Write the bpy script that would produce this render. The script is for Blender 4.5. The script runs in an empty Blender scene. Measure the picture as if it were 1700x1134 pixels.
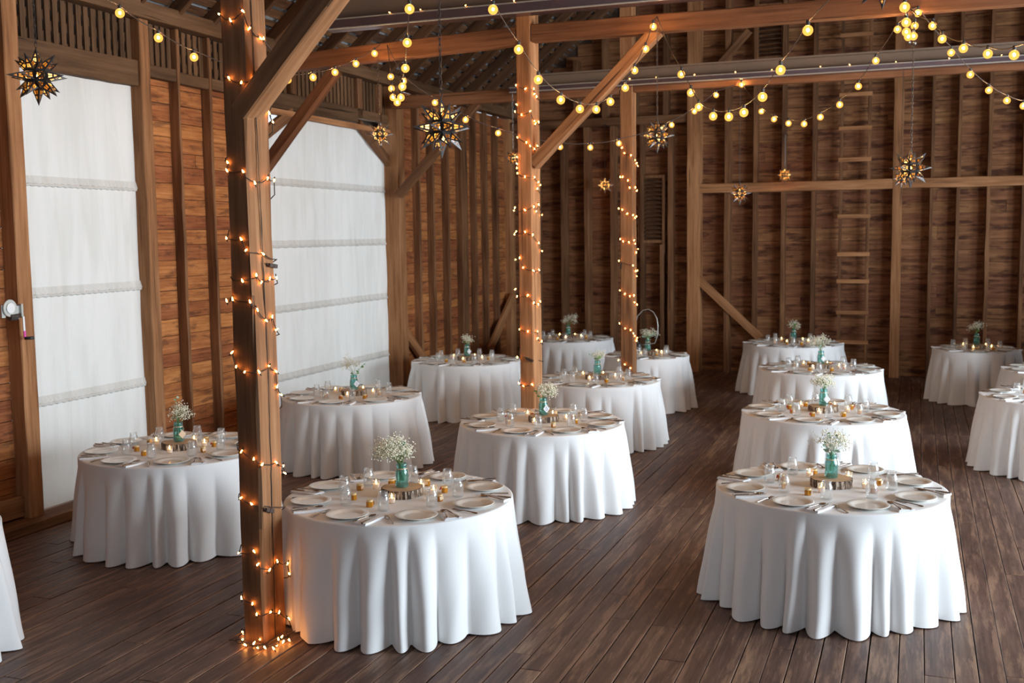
import bpy, math, random
from mathutils import Vector, Matrix
from math import sin, cos, pi, radians, atan2, sqrt, hypot
SC = bpy.context.scene
C = SC.collection

# ---------------------------------------------------------------- camera
F_PX, PITCH, YAW, ROLL, EYE = 1806.924, 0.09732, 0.35708, -0.01338, 2.53542
fwd = Vector((-sin(YAW)*cos(PITCH), cos(YAW)*cos(PITCH), -sin(PITCH)))
rgt = Vector((cos(YAW), sin(YAW), 0)); up = rgt.cross(fwd)
rgt, up = rgt*cos(ROLL)+up*sin(ROLL), up*cos(ROLL)-rgt*sin(ROLL)
cam = bpy.data.cameras.new('camera'); camo = bpy.data.objects.new('camera', cam); C.objects.link(camo)
m = Matrix((rgt, up, -fwd)).transposed().to_4x4(); m.translation = (0, 0, EYE); camo.matrix_world = m
cam.sensor_width = 36.0; cam.lens = F_PX/1700*36; cam.clip_end = 200
cam.dof.use_dof = True; cam.dof.focus_distance = 7.4; cam.dof.aperture_fstop = 2.8
SC.camera = camo
# ---------------------------------------------------------------- light
W = bpy.data.worlds.new('sky'); SC.world = W; W.use_nodes = True
W.node_tree.nodes['Background'].inputs[0].default_value = (0.80, 0.90, 1.0, 1)
W.node_tree.nodes['Background'].inputs[1].default_value = 0.9
def daylight(name, loc, size, power, col, direction):
    l = bpy.data.lights.new(name, 'AREA'); l.shape = 'RECTANGLE'; l.size, l.size_y = size; l.energy = power; l.color = col
    o = bpy.data.objects.new(name, l); C.objects.link(o); o.location = loc
    o.rotation_euler = Vector(direction).to_track_quat('-Z', 'Y').to_euler(); return o
# daylight entering through the open barn doors of the right-hand long wall and the front gable
daylight('daylight_wide_door', (7.25, 7.2, 2.1), (5.0, 3.8), 1010, (0.78, 0.90, 1.0), (-1, 0, -.16))
daylight('daylight_narrow_door', (7.25, 12.7, 2.1), (2.8, 3.8), 520, (0.78, 0.90, 1.0), (-1, 0, -.16))
SC.view_settings.view_transform = 'Standard'; SC.view_settings.look = 'None'
SC.view_settings.exposure = 0.38; SC.view_settings.gamma = 1.0; SC.view_settings.use_curve_mapping = False
SC.cycles.use_denoising = True
SC.cycles.max_bounces = 8; SC.cycles.transparent_max_bounces = 40; SC.cycles.sample_clamp_indirect = 4.0

# ---------------------------------------------------------------- materials
def mat(name):
    m = bpy.data.materials.new(name); m.use_nodes = True
    nt = m.node_tree; nt.nodes.clear()
    out = nt.nodes.new('ShaderNodeOutputMaterial')
    return m, nt, out
def N(nt, t, **kw):
    n = nt.nodes.new(t)
    for k, v in kw.items():
        if k in n.inputs: n.inputs[k].default_value = v
        else: setattr(n, k, v)
    return n
def L(nt, a, b): nt.links.new(a, b)
def plain(name, col, rough=.5, metal=0.0, spec=.5, noise=0.0, sheen=0.0):
    m, nt, out = mat(name); b = N(nt, 'ShaderNodeBsdfPrincipled')
    b.inputs['Base Color'].default_value = (*col, 1); b.inputs['Roughness'].default_value = rough
    b.inputs['Metallic'].default_value = metal; b.inputs['Specular IOR Level'].default_value = spec
    if sheen: b.inputs['Sheen Weight'].default_value = sheen
    if noise:
        tc = N(nt, 'ShaderNodeTexCoord'); nz = N(nt, 'ShaderNodeTexNoise'); nz.inputs['Scale'].default_value = 14; nz.inputs['Detail'].default_value = 5
        mx = N(nt, 'ShaderNodeMix', data_type='RGBA'); mx.inputs[6].default_value = tuple(c*(1-noise) for c in col)+(1,); mx.inputs[7].default_value = tuple(min(1, c*(1+noise)) for c in col)+(1,)
        L(nt, tc.outputs['Object'], nz.inputs['Vector']); L(nt, nz.outputs['Fac'], mx.inputs[0]); L(nt, mx.outputs[2], b.inputs['Base Color'])
    L(nt, b.outputs[0], out.inputs[0]); return m
def ramp(nt, stops):
    r = N(nt, 'ShaderNodeValToRGB'); e = r.color_ramp.elements
    while len(e) < len(stops): e.new(.5)
    for k, (p, c) in enumerate(stops): e[k].position = p; e[k].color = (*c, 1)
    return r
def beam_wood(name, dark, mid, light, grain=1.0):
    """sawn or hewn timber, grain along the object's own Z, each timber a little different"""
    m, nt, out = mat(name); b = N(nt, 'ShaderNodeBsdfPrincipled'); b.inputs['Roughness'].default_value = .72; b.inputs['Specular IOR Level'].default_value = .25
    tc = N(nt, 'ShaderNodeTexCoord'); oi = N(nt, 'ShaderNodeObjectInfo')
    ad = N(nt, 'ShaderNodeVectorMath', operation='MULTIPLY_ADD')
    cmb = N(nt, 'ShaderNodeCombineXYZ'); L(nt, oi.outputs['Random'], cmb.inputs[2]); L(nt, oi.outputs['Random'], cmb.inputs[0])
    sc = N(nt, 'ShaderNodeVectorMath', operation='SCALE'); sc.inputs['Scale'].default_value = 37.0; L(nt, cmb.outputs[0], sc.inputs[0])
    ad.inputs[1].default_value = (1, 1, 1); L(nt, tc.outputs['Object'], ad.inputs[0]); L(nt, sc.outputs[0], ad.inputs[2])
    mp = N(nt, 'ShaderNodeMapping'); mp.inputs['Scale'].default_value = (26*grain, 26*grain, 1.3); L(nt, ad.outputs[0], mp.inputs[0])
    n1 = N(nt, 'ShaderNodeTexNoise'); n1.inputs['Scale'].default_value = 1; n1.inputs['Detail'].default_value = 6; n1.inputs['Roughness'].default_value = .6; L(nt, mp.outputs[0], n1.inputs['Vector'])
    mp2 = N(nt, 'ShaderNodeMapping'); mp2.inputs['Scale'].default_value = (4, 4, .9); L(nt, ad.outputs[0], mp2.inputs[0])
    n2 = N(nt, 'ShaderNodeTexNoise'); n2.inputs['Scale'].default_value = 1; n2.inputs['Detail'].default_value = 3; L(nt, mp2.outputs[0], n2.inputs['Vector'])
    mixf = N(nt, 'ShaderNodeMath', operation='MULTIPLY_ADD'); mixf.inputs[1].default_value = .55; L(nt, n1.outputs['Fac'], mixf.inputs[0])
    m2 = N(nt, 'ShaderNodeMath', operation='MULTIPLY'); m2.inputs[1].default_value = .5; L(nt, n2.outputs['Fac'], m2.inputs[0]); L(nt, m2.outputs[0], mixf.inputs[2])
    r = ramp(nt, [(.34, dark), (.5, mid), (.68, light)]); L(nt, mixf.outputs[0], r.inputs[0])
    # drying cracks
    mp3 = N(nt, 'ShaderNodeMapping'); mp3.inputs['Scale'].default_value = (30, 30, .55); L(nt, ad.outputs[0], mp3.inputs[0])
    n3 = N(nt, 'ShaderNodeTexNoise'); n3.inputs['Scale'].default_value = 1; n3.inputs['Detail'].default_value = 2; L(nt, mp3.outputs[0], n3.inputs['Vector'])
    cr = ramp(nt, [(.27, (.25, .25, .25)), (.32, (1, 1, 1))]); L(nt, n3.outputs['Fac'], cr.inputs[0])
    mul = N(nt, 'ShaderNodeMix', data_type='RGBA', blend_type='MULTIPLY'); mul.inputs[0].default_value = 1; L(nt, r.outputs[0], mul.inputs[6]); L(nt, cr.outputs[0], mul.inputs[7])
    hv = N(nt, 'ShaderNodeHueSaturation'); mr = N(nt, 'ShaderNodeMapRange'); mr.inputs['To Min'].default_value = .78; mr.inputs['To Max'].default_value = 1.2
    L(nt, oi.outputs['Random'], mr.inputs['Value']); L(nt, mr.outputs[0], hv.inputs['Value']); L(nt, mul.outputs[2], hv.inputs['Color'])
    L(nt, hv.outputs[0], b.inputs['Base Color'])
    bp = N(nt, 'ShaderNodeBump'); bp.inputs['Strength'].default_value = .35; bp.inputs['Distance'].default_value = .006; L(nt, n1.outputs['Fac'], bp.inputs['Height']); L(nt, bp.outputs[0], b.inputs['Normal'])
    L(nt, b.outputs[0], out.inputs[0]); return m
def board_wood(name, dark, mid, light, stain, stain_amt, rough=.75, spec=.2, edge=None, edge_amt=0, blotch=.5, gs=(2.2, 46, 6), ss=(2.6, 11)):
    """boards with UV (metres along, metres across); every loose board its own shade"""
    m, nt, out = mat(name); b = N(nt, 'ShaderNodeBsdfPrincipled'); b.inputs['Roughness'].default_value = rough; b.inputs['Specular IOR Level'].default_value = spec
    uv = N(nt, 'ShaderNodeUVMap', uv_map='UVMap'); ge = N(nt, 'ShaderNodeNewGeometry')
    def noise(sx, sy, det, rg=.6):
        mp = N(nt, 'ShaderNodeMapping'); mp.inputs['Scale'].default_value = (sx, sy, 1); L(nt, uv.outputs[0], mp.inputs[0])
        n = N(nt, 'ShaderNodeTexNoise'); n.inputs['Scale'].default_value = 1; n.inputs['Detail'].default_value = det; n.inputs['Roughness'].default_value = rg; L(nt, mp.outputs[0], n.inputs['Vector']); return n.outputs['Fac']
    g = noise(*gs); bl = noise(2.0, 9, 4)
    a = N(nt, 'ShaderNodeMath', operation='MULTIPLY_ADD'); a.inputs[1].default_value = .6; L(nt, g, a.inputs[0])
    a2 = N(nt, 'ShaderNodeMath', operation='MULTIPLY'); a2.inputs[1].default_value = .4; L(nt, bl, a2.inputs[0]); L(nt, a2.outputs[0], a.inputs[2])
    r = ramp(nt, [(.36, dark), (.5, mid), (.64, light)]); L(nt, a.outputs[0], r.inputs[0])
    col = r.outputs[0]
    st = noise(ss[0], ss[1], 5, .65); sr = ramp(nt, [(.60-.10*stain_amt, (0, 0, 0)), (.68-.08*stain_amt, (1, 1, 1))]); L(nt, st, sr.inputs[0])
    mx = N(nt, 'ShaderNodeMix', data_type='RGBA'); mx.inputs[7].default_value = (*stain, 1); L(nt, col, mx.inputs[6])
    sm = N(nt, 'ShaderNodeMath', operation='MULTIPLY'); sm.inputs[1].default_value = min(1, stain_amt); L(nt, sr.outputs[0], sm.inputs[0]); L(nt, sm.outputs[0], mx.inputs[0]); col = mx.outputs[2]
    if edge:
        uv2 = N(nt, 'ShaderNodeUVMap', uv_map='Edge'); sp = N(nt, 'ShaderNodeSeparateXYZ'); L(nt, uv2.outputs[0], sp.inputs[0])
        wn = noise(1.6, 14, 6, .7)
        # edge distance (metres) in Edge.x
        mr = N(nt, 'ShaderNodeMapRange'); mr.inputs['From Min'].default_value = 0; mr.inputs['From Max'].default_value = .04; mr.inputs['To Min'].default_value = .085; mr.inputs['To Max'].default_value = 0; L(nt, sp.outputs[0], mr.inputs['Value'])
        ed = N(nt, 'ShaderNodeMath', operation='ADD'); L(nt, wn, ed.inputs[0]); L(nt, mr.outputs[0], ed.inputs[1])
        er = ramp(nt, [(.525, (0, 0, 0)), (.64, (1, 1, 1))]); L(nt, ed.outputs[0], er.inputs[0])
        em = N(nt, 'ShaderNodeMath', operation='MULTIPLY'); em.inputs[1].default_value = edge_amt; L(nt, er.outputs[0], em.inputs[0])
        mx2 = N(nt, 'ShaderNodeMix', data_type='RGBA'); mx2.inputs[7].default_value = (*edge, 1); L(nt, col, mx2.inputs[6]); L(nt, em.outputs[0], mx2.inputs[0]); col = mx2.outputs[2]
    hv = N(nt, 'ShaderNodeHueSaturation'); v = N(nt, 'ShaderNodeMapRange'); v.inputs['To Min'].default_value = 1-blotch*.5; v.inputs['To Max'].default_value = 1+blotch*.5
    L(nt, ge.outputs['Random Per Island'], v.inputs['Value']); L(nt, v.outputs[0], hv.inputs['Value']); L(nt, col, hv.inputs['Color'])
    h = N(nt, 'ShaderNodeMapRange'); h.inputs['To Min'].default_value = .490; h.inputs['To Max'].default_value = .504; L(nt, ge.outputs['Random Per Island'], h.inputs['Value']); L(nt, h.outputs[0], hv.inputs['Hue'])
    L(nt, hv.outputs[0], b.inputs['Base Color'])
    bp = N(nt, 'ShaderNodeBump'); bp.inputs['Strength'].default_value = .3; bp.inputs['Distance'].default_value = .004; L(nt, g, bp.inputs['Height']); L(nt, bp.outputs[0], b.inputs['Normal'])
    L(nt, b.outputs[0], out.inputs[0]); return m
def emit(name, col, strength):
    m, nt, out = mat(name); e = N(nt, 'ShaderNodeEmission'); e.inputs[0].default_value = (*col, 1); e.inputs[1].default_value = strength; L(nt, e.outputs[0], out.inputs[0]); return m
def thin_glass(name, tint, gloss=.5, rough=.02, body=None, body_amt=0):
    m, nt, out = mat(name); t = N(nt, 'ShaderNodeBsdfTransparent'); t.inputs[0].default_value = (*tint, 1)
    g = N(nt, 'ShaderNodeBsdfGlossy'); g.inputs['Roughness'].default_value = rough
    fr = N(nt, 'ShaderNodeFresnel'); fr.inputs[0].default_value = 1.5
    ml = N(nt, 'ShaderNodeMath', operation='MULTIPLY_ADD'); ml.inputs[1].default_value = gloss*1.7; ml.inputs[2].default_value = .02; L(nt, fr.outputs[0], ml.inputs[0])
    base = t.outputs[0]
    if body:
        d = N(nt, 'ShaderNodeBsdfDiffuse'); d.inputs[0].default_value = (*body, 1); mb = N(nt, 'ShaderNodeMixShader'); mb.inputs[0].default_value = body_amt
        L(nt, t.outputs[0], mb.inputs[1]); L(nt, d.outputs[0], mb.inputs[2]); base = mb.outputs[0]
    mx = N(nt, 'ShaderNodeMixShader'); L(nt, ml.outputs[0], mx.inputs[0]); L(nt, base, mx.inputs[1]); L(nt, g.outputs[0], mx.inputs[2]); L(nt, mx.outputs[0], out.inputs[0]); return m

M = {}
M['post'] = beam_wood('post_timber', (.13, .054, .022), (.31, .138, .056), (.47, .235, .108))
M['beam'] = beam_wood('tie_beam_timber', (.075, .028, .011), (.165, .066, .027), (.25, .11, .05))
M['stud'] = beam_wood('stud_timber', (.062, .027, .012), (.15, .066, .028), (.26, .125, .056))
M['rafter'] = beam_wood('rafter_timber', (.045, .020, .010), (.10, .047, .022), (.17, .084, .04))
M['dusty'] = beam_wood('dusty_old_timber', (.055, .027, .012), (.105, .054, .025), (.17, .09, .044))
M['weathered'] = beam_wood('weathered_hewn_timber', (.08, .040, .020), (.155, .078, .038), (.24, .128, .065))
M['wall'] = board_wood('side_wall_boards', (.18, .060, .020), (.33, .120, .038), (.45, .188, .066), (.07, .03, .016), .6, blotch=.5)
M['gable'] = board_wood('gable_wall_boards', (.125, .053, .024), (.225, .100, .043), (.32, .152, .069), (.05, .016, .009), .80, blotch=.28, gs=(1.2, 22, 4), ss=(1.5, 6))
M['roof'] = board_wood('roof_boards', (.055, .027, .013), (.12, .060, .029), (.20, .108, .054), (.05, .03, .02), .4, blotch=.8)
M['floor'] = board_wood('floor_boards', (.068, .036, .026), (.118, .066, .047), (.165, .097, .069), (.045, .028, .024), .5, rough=.5, spec=.4, edge=(.29, .175, .110), edge_amt=.8, blotch=.45)
M['shingle'] = plain('grey_shingle', (.30, .33, .36), .8, noise=.3)
M['sheath'] = plain('dark_sheathing', (.05, .03, .02), .9)
M['void'] = plain('dark_subfloor', (.02, .012, .008), .9)
M['cloth'] = plain('white_table_linen', (.80, .80, .795), .75, spec=.2, sheen=.15)
M['canvas'] = None
M['china'] = plain('cream_china', (.80, .765, .70), .22)
M['napkin'] = plain('white_napkin', (.86, .86, .87), .85, spec=.1)
M['steel'] = plain('flatware_steel', (.45, .38, .33), .25, 1.0)
M['glass'] = thin_glass('clear_jar_glass', (.995, 1.0, .998), .2, .05, (.95, .96, .97), .06)
M['blue_glass'] = thin_glass('aqua_jar_glass', (.74, .94, .93), .3, .04, (.22, .66, .64), .06)
M['honey'] = plain('amber_honey', (.66, .27, .015), .12); M['honey'].node_tree.nodes['Principled BSDF'].inputs['Transmission Weight'].default_value = .35
M['gold'] = plain('gold_lid', (.78, .58, .30), .35, .3)
M['tag'] = plain('kraft_tag', (.72, .52, .34), .8)
M['white_tag'] = plain('white_paper_tag', (.82, .82, .84), .8)
M['ink'] = plain('blue_ink', (.10, .18, .36), .8)
M['red'] = plain('red_ribbon', (.5, .03, .03), .5)
M['wax'] = plain('white_wax', (.88, .80, .70), .5); M['wax'].node_tree.nodes['Principled BSDF'].inputs['Emission Color'].default_value = (1, .5, .2, 1); M['wax'].node_tree.nodes['Principled BSDF'].inputs['Emission Strength'].default_value = .25
M['flame'] = emit('candle_flame', (1, .55, .16), 28)
M['slice'] = plain('cut_wood_face', (.60, .38, .22), .7, noise=.35)
def bark():
    m, nt, out = mat('tree_bark'); b = N(nt, 'ShaderNodeBsdfPrincipled'); b.inputs['Roughness'].default_value = .9; tc = N(nt, 'ShaderNodeTexCoord'); mp = N(nt, 'ShaderNodeMapping'); mp.inputs['Scale'].default_value = (75, 75, 12); L(nt, tc.outputs['Object'], mp.inputs[0])
    n = N(nt, 'ShaderNodeTexNoise'); n.inputs['Scale'].default_value = 1; n.inputs['Detail'].default_value = 3; L(nt, mp.outputs[0], n.inputs['Vector']); r = ramp(nt, [(.42, (.05, .03, .02)), (.52, (.22, .15, .10)), (.62, (.48, .40, .32))]); L(nt, n.outputs['Fac'], r.inputs[0]); L(nt, r.outputs[0], b.inputs['Base Color'])
    bp = N(nt, 'ShaderNodeBump'); bp.inputs['Distance'].default_value = .006; L(nt, n.outputs['Fac'], bp.inputs['Height']); L(nt, bp.outputs[0], b.inputs['Normal']); L(nt, b.outputs[0], out.inputs[0]); return m
M['bark'] = bark()
M['blossom'] = plain('white_baby_breath', (.83, .79, .64), .8)
M['stem'] = plain('green_stem', (.16, .24, .08), .7)
M['leaf'] = plain('green_leaf', (.12, .28, .06), .5, noise=.3)
M['euc'] = plain('eucalyptus_leaf', (.30, .46, .34), .55, noise=.2)
M['water'] = thin_glass('vase_water', (.95, .99, .98), .15)
M['iron'] = plain('dark_tin', (.085, .078, .075), .42, .5, noise=.3)
M['chain'] = plain('chain_metal', (.12, .10, .09), .4, .8)
M['wire'] = plain('brown_cord', (.055, .032, .022), .6)
M['core'] = emit('globe_filament_glow', (1, .62, .32), 1250)
def globe_glass():
    m, nt, out = mat('globe_bulb_glass'); t = N(nt, 'ShaderNodeBsdfTransparent'); t.inputs[0].default_value = (1, .86, .6, 1); e = N(nt, 'ShaderNodeEmission'); e.inputs[0].default_value = (1, .42, .08, 1); e.inputs[1].default_value = 1.8
    x = N(nt, 'ShaderNodeMixShader'); x.inputs[0].default_value = .55; L(nt, t.outputs[0], x.inputs[1]); L(nt, e.outputs[0], x.inputs[2]); L(nt, x.outputs[0], out.inputs[0]); return m
M['globe'] = globe_glass(); M['dead_globe'] = thin_glass('unlit_globe_glass', (.9, .86, .8), .4)
M['fairy'] = emit('mini_bulb_glow', (1, .36, .08), 42)
M['socket'] = plain('bulb_socket', (.03, .028, .026), .5)
M['lampcore'] = emit('lantern_bulb_glow', (1, .62, .25), 40)
M['galv'] = plain('galvanised_steel', (.52, .53, .50), .45, .7, noise=.15)
M['pink'] = plain('pink_grip', (.75, .08, .38), .5)
M['white_paint'] = plain('white_paint', (.8, .8, .8), .5)
M['black'] = plain('black_plastic', (.015, .015, .017), .4)
M['web'] = plain('taupe_painted_steel', (.165, .118, .085), .55, noise=.06)
M['flange'] = plain('dark_glossy_steel', (.20, .15, .17), .22, .75)
def amber():
    m, nt, out = mat('amber_lantern_glass'); e = N(nt, 'ShaderNodeEmission'); ge = N(nt, 'ShaderNodeNewGeometry')
    r = ramp(nt, [(0, (.6, .16, .01)), (.6, (1, .36, .03)), (1, (1, .62, .22))]); L(nt, ge.outputs['Random Per Island'], r.inputs[0]); L(nt, r.outputs[0], e.inputs[0])
    v = N(nt, 'ShaderNodeMath', operation='POWER'); v.inputs[1].default_value = 3.0; L(nt, ge.outputs['Random Per Island'], v.inputs[0]); v2 = N(nt, 'ShaderNodeMath', operation='MULTIPLY_ADD'); v2.inputs[1].default_value = 5; v2.inputs[2].default_value = .15; L(nt, v.outputs[0], v2.inputs[0]); L(nt, v2.outputs[0], e.inputs[1])
    g = N(nt, 'ShaderNodeBsdfGlossy'); g.inputs['Roughness'].default_value = .1; a = N(nt, 'ShaderNodeMixShader'); a.inputs[0].default_value = .06
    t = N(nt, 'ShaderNodeBsdfTransparent'); t.inputs[0].default_value = (1, .5, .12, 1); tx = N(nt, 'ShaderNodeMixShader'); tx.inputs[0].default_value = .22; L(nt, e.outputs[0], tx.inputs[1]); L(nt, t.outputs[0], tx.inputs[2])
    L(nt, tx.outputs[0], a.inputs[1]); L(nt, g.outputs[0], a.inputs[2]); L(nt, a.outputs[0], out.inputs[0]); return m
M['amber'] = amber()
def canvas():
    m, nt, out = mat('white_canvas'); b = N(nt, 'ShaderNodeBsdfPrincipled'); b.inputs['Roughness'].default_value = .8; b.inputs['Specular IOR Level'].default_value = .15
    tc = N(nt, 'ShaderNodeTexCoord'); mp = N(nt, 'ShaderNodeMapping'); mp.inputs['Scale'].default_value = (1, 3.2, .45); L(nt, tc.outputs['Object'], mp.inputs[0])
    n = N(nt, 'ShaderNodeTexNoise'); n.inputs['Scale'].default_value = 2.2; n.inputs['Detail'].default_value = 4; n.inputs['Distortion'].default_value = .6; L(nt, mp.outputs[0], n.inputs['Vector'])
    r = ramp(nt, [(.3, (.68, .66, .615)), (.6, (.775, .76, .73))]); L(nt, n.outputs['Fac'], r.inputs[0]); L(nt, r.outputs[0], b.inputs['Base Color'])
    bp = N(nt, 'ShaderNodeBump'); bp.inputs['Strength'].default_value = .5; bp.inputs['Distance'].default_value = .03; L(nt, n.outputs['Fac'], bp.inputs['Height']); L(nt, bp.outputs[0], b.inputs['Normal'])
    t = N(nt, 'ShaderNodeBsdfTranslucent'); t.inputs[0].default_value = (.8, .78, .72, 1); mx = N(nt, 'ShaderNodeMixShader'); mx.inputs[0].default_value = .26
    L(nt, b.outputs[0], mx.inputs[1]); L(nt, t.outputs[0], mx.inputs[2]); L(nt, mx.outputs[0], out.inputs[0]); return m
M['canvas'] = canvas()

# ---------------------------------------------------------------- mesh helpers
class MB:
    def __init__(s): s.v = []; s.f = []; s.m = []; s.uv = None
    def add(s, vs, fs, mi=0):
        o = len(s.v); s.v += [tuple(v) for v in vs]
        for f in fs: s.f.append([o+i for i in f]); s.m.append(mi)
    def box(s, a, b, mi=0):
        x0, y0, z0 = a; x1, y1, z1 = b
        s.add([(x0,y0,z0),(x1,y0,z0),(x1,y1,z0),(x0,y1,z0),(x0,y0,z1),(x1,y0,z1),(x1,y1,z1),(x0,y1,z1)],
              [(3,2,1,0),(4,5,6,7),(0,1,5,4),(1,2,6,5),(2,3,7,6),(3,0,4,7)], mi)
    def obox(s, o, ex, ey, ez, mi=0):
        o, ex, ey, ez = map(Vector, (o, ex, ey, ez))
        vs = [o+ex*a+ey*b+ez*c for c in (0, 1) for b in (0, 1) for a in (0, 1)]
        s.add(vs, [(2,3,1,0),(4,5,7,6),(0,1,5,4),(1,3,7,5),(3,2,6,7),(2,0,4,6)], mi)
    def lathe(s, prof, n=24, mi=0, c=(0, 0, 0), cap0=False, cap1=False):
        o = len(s.v)
        for r, z in prof:
            for k in range(n):
                a = 2*pi*k/n; s.v.append((c[0]+r*cos(a), c[1]+r*sin(a), c[2]+z))
        for j in range(len(prof)-1):
            for k in range(n):
                s.f.append([o+j*n+k, o+j*n+(k+1) % n, o+(j+1)*n+(k+1) % n, o+(j+1)*n+k]); s.m.append(mi)
        if cap0: s.f.append([o+k for k in range(n)][::-1]); s.m.append(mi)
        if cap1: s.f.append([o+(len(prof)-1)*n+k for k in range(n)]); s.m.append(mi)
    def tube(s, pts, r, n=6, mi=0, caps=True, closed=False):
        pts = [Vector(p) for p in pts]; o = len(s.v); K = len(pts)
        rr = r if isinstance(r, (list, tuple)) else [r]*K
        ref = None
        for i, p in enumerate(pts):
            if closed: t = pts[(i+1) % K]-pts[i-1]
            else: t = (pts[min(i+1, K-1)]-pts[max(i-1, 0)])
            if t.length < 1e-9: t = Vector((0, 0, 1))
            t.normalize()
            if ref is None: ref = Vector((0, 0, 1)) if abs(t.z) < .9 else Vector((1, 0, 0))
            a = (ref-t*ref.dot(t));
            if a.length < 1e-6: a = t.orthogonal()
            a.normalize(); ref = a; b = t.cross(a)
            for k in range(n):
                an = 2*pi*k/n; s.v.append(tuple(p+(a*cos(an)+b*sin(an))*rr[i]))
        for i in range(K if closed else K-1):
            j = (i+1) % K
            for k in range(n): s.f.append([o+i*n+k, o+i*n+(k+1) % n, o+j*n+(k+1) % n, o+j*n+k]); s.m.append(mi)
        if caps and not closed:
            s.f.append([o+k for k in range(n)][::-1]); s.m.append(mi); s.f.append([o+(K-1)*n+k for k in range(n)]); s.m.append(mi)
    def ball(s, c, r, mi=0, seg=10, rings=6, sz=1.0):
        prof = [(max(1e-4, r*sin(pi*j/rings)), -r*sz*cos(pi*j/rings)) for j in range(rings+1)]
        s.lathe(prof, seg, mi, c)
    def mesh(s, name, mats, smooth=False):
        me = bpy.data.meshes.new(name); me.from_pydata(s.v, [], s.f)
        for q in (mats if isinstance(mats, (list, tuple)) else [mats]): me.materials.append(q)
        if len(me.materials) > 1: me.polygons.foreach_set('material_index', s.m)
        if smooth: me.polygons.foreach_set('use_smooth', [True]*len(me.polygons))
        if s.uv:
            for nm, vals in s.uv.items():
                l = me.uv_layers.new(name=nm)
                flat = []
                for poly in me.polygons:
                    for vi in poly.vertices: flat += vals[vi]
                l.data.foreach_set('uv', flat)
        me.update(); return me
def put(name, me, parent=None, loc=None, rot=None, label=None, cat=None, group=None, kind=None):
    o = bpy.data.objects.new(name, me); C.objects.link(o)
    if parent: o.parent = parent
    if loc is not None: o.location = loc
    if rot is not None: o.rotation_euler = rot
    if label: o['label'] = label
    if cat: o['category'] = cat
    if group: o['group'] = group
    if kind: o['kind'] = kind
    return o
def timber(name, p0, p1, w, d, side, material, parent=None, seg=None, jit=.004, cham=.008, seed=None, face2=None, face2_dir=None, **kw):
    """a squared timber from p0 to p1 (centre line), w across `side`, d the other way; slightly uneven"""
    p0, p1 = Vector(p0), Vector(p1); ez = (p1-p0); Ln = ez.length; ez.normalize()
    ex = Vector(side); ex = (ex-ez*ex.dot(ez)).normalized(); ey = ez.cross(ex)
    rnd = random.Random(seed if seed is not None else int(abs(p0.x*131+p0.y*977+p1.z*53)*100)+len(name))
    seg = seg or max(2, int(Ln/.35)); b = MB(); hw, hd = w/2, d/2
    ring = [(-hw+cham, -hd), (hw-cham, -hd), (hw, -hd+cham), (hw, hd-cham), (hw-cham, hd), (-hw+cham, hd), (-hw, hd-cham), (-hw, -hd+cham)]
    for i in range(seg+1):
        jx = [rnd.uniform(-jit, jit) for _ in range(4)]; 
        for k, (x, y) in enumerate(ring):
            b.v.append((x+jx[k//2], y+jx[(k//2+1) % 4], Ln*i/seg))
    for i in range(seg):
        for k in range(8): b.f.append([i*8+k, i*8+(k+1) % 8, (i+1)*8+(k+1) % 8, (i+1)*8+k]); b.m.append(0)
    b.f.append(list(range(8))[::-1]); b.f.append([seg*8+k for k in range(8)]); b.m += [0, 0]
    me = b.mesh(name, [material, face2] if face2 else material)
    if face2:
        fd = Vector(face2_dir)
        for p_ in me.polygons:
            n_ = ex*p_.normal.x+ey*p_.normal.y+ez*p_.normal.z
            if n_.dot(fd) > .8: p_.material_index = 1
    o = put(name, me, parent, **kw)
    mw = Matrix((ex, ey, ez)).transposed().to_4x4(); mw.translation = p0
    o.matrix_world = mw
    return o
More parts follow.
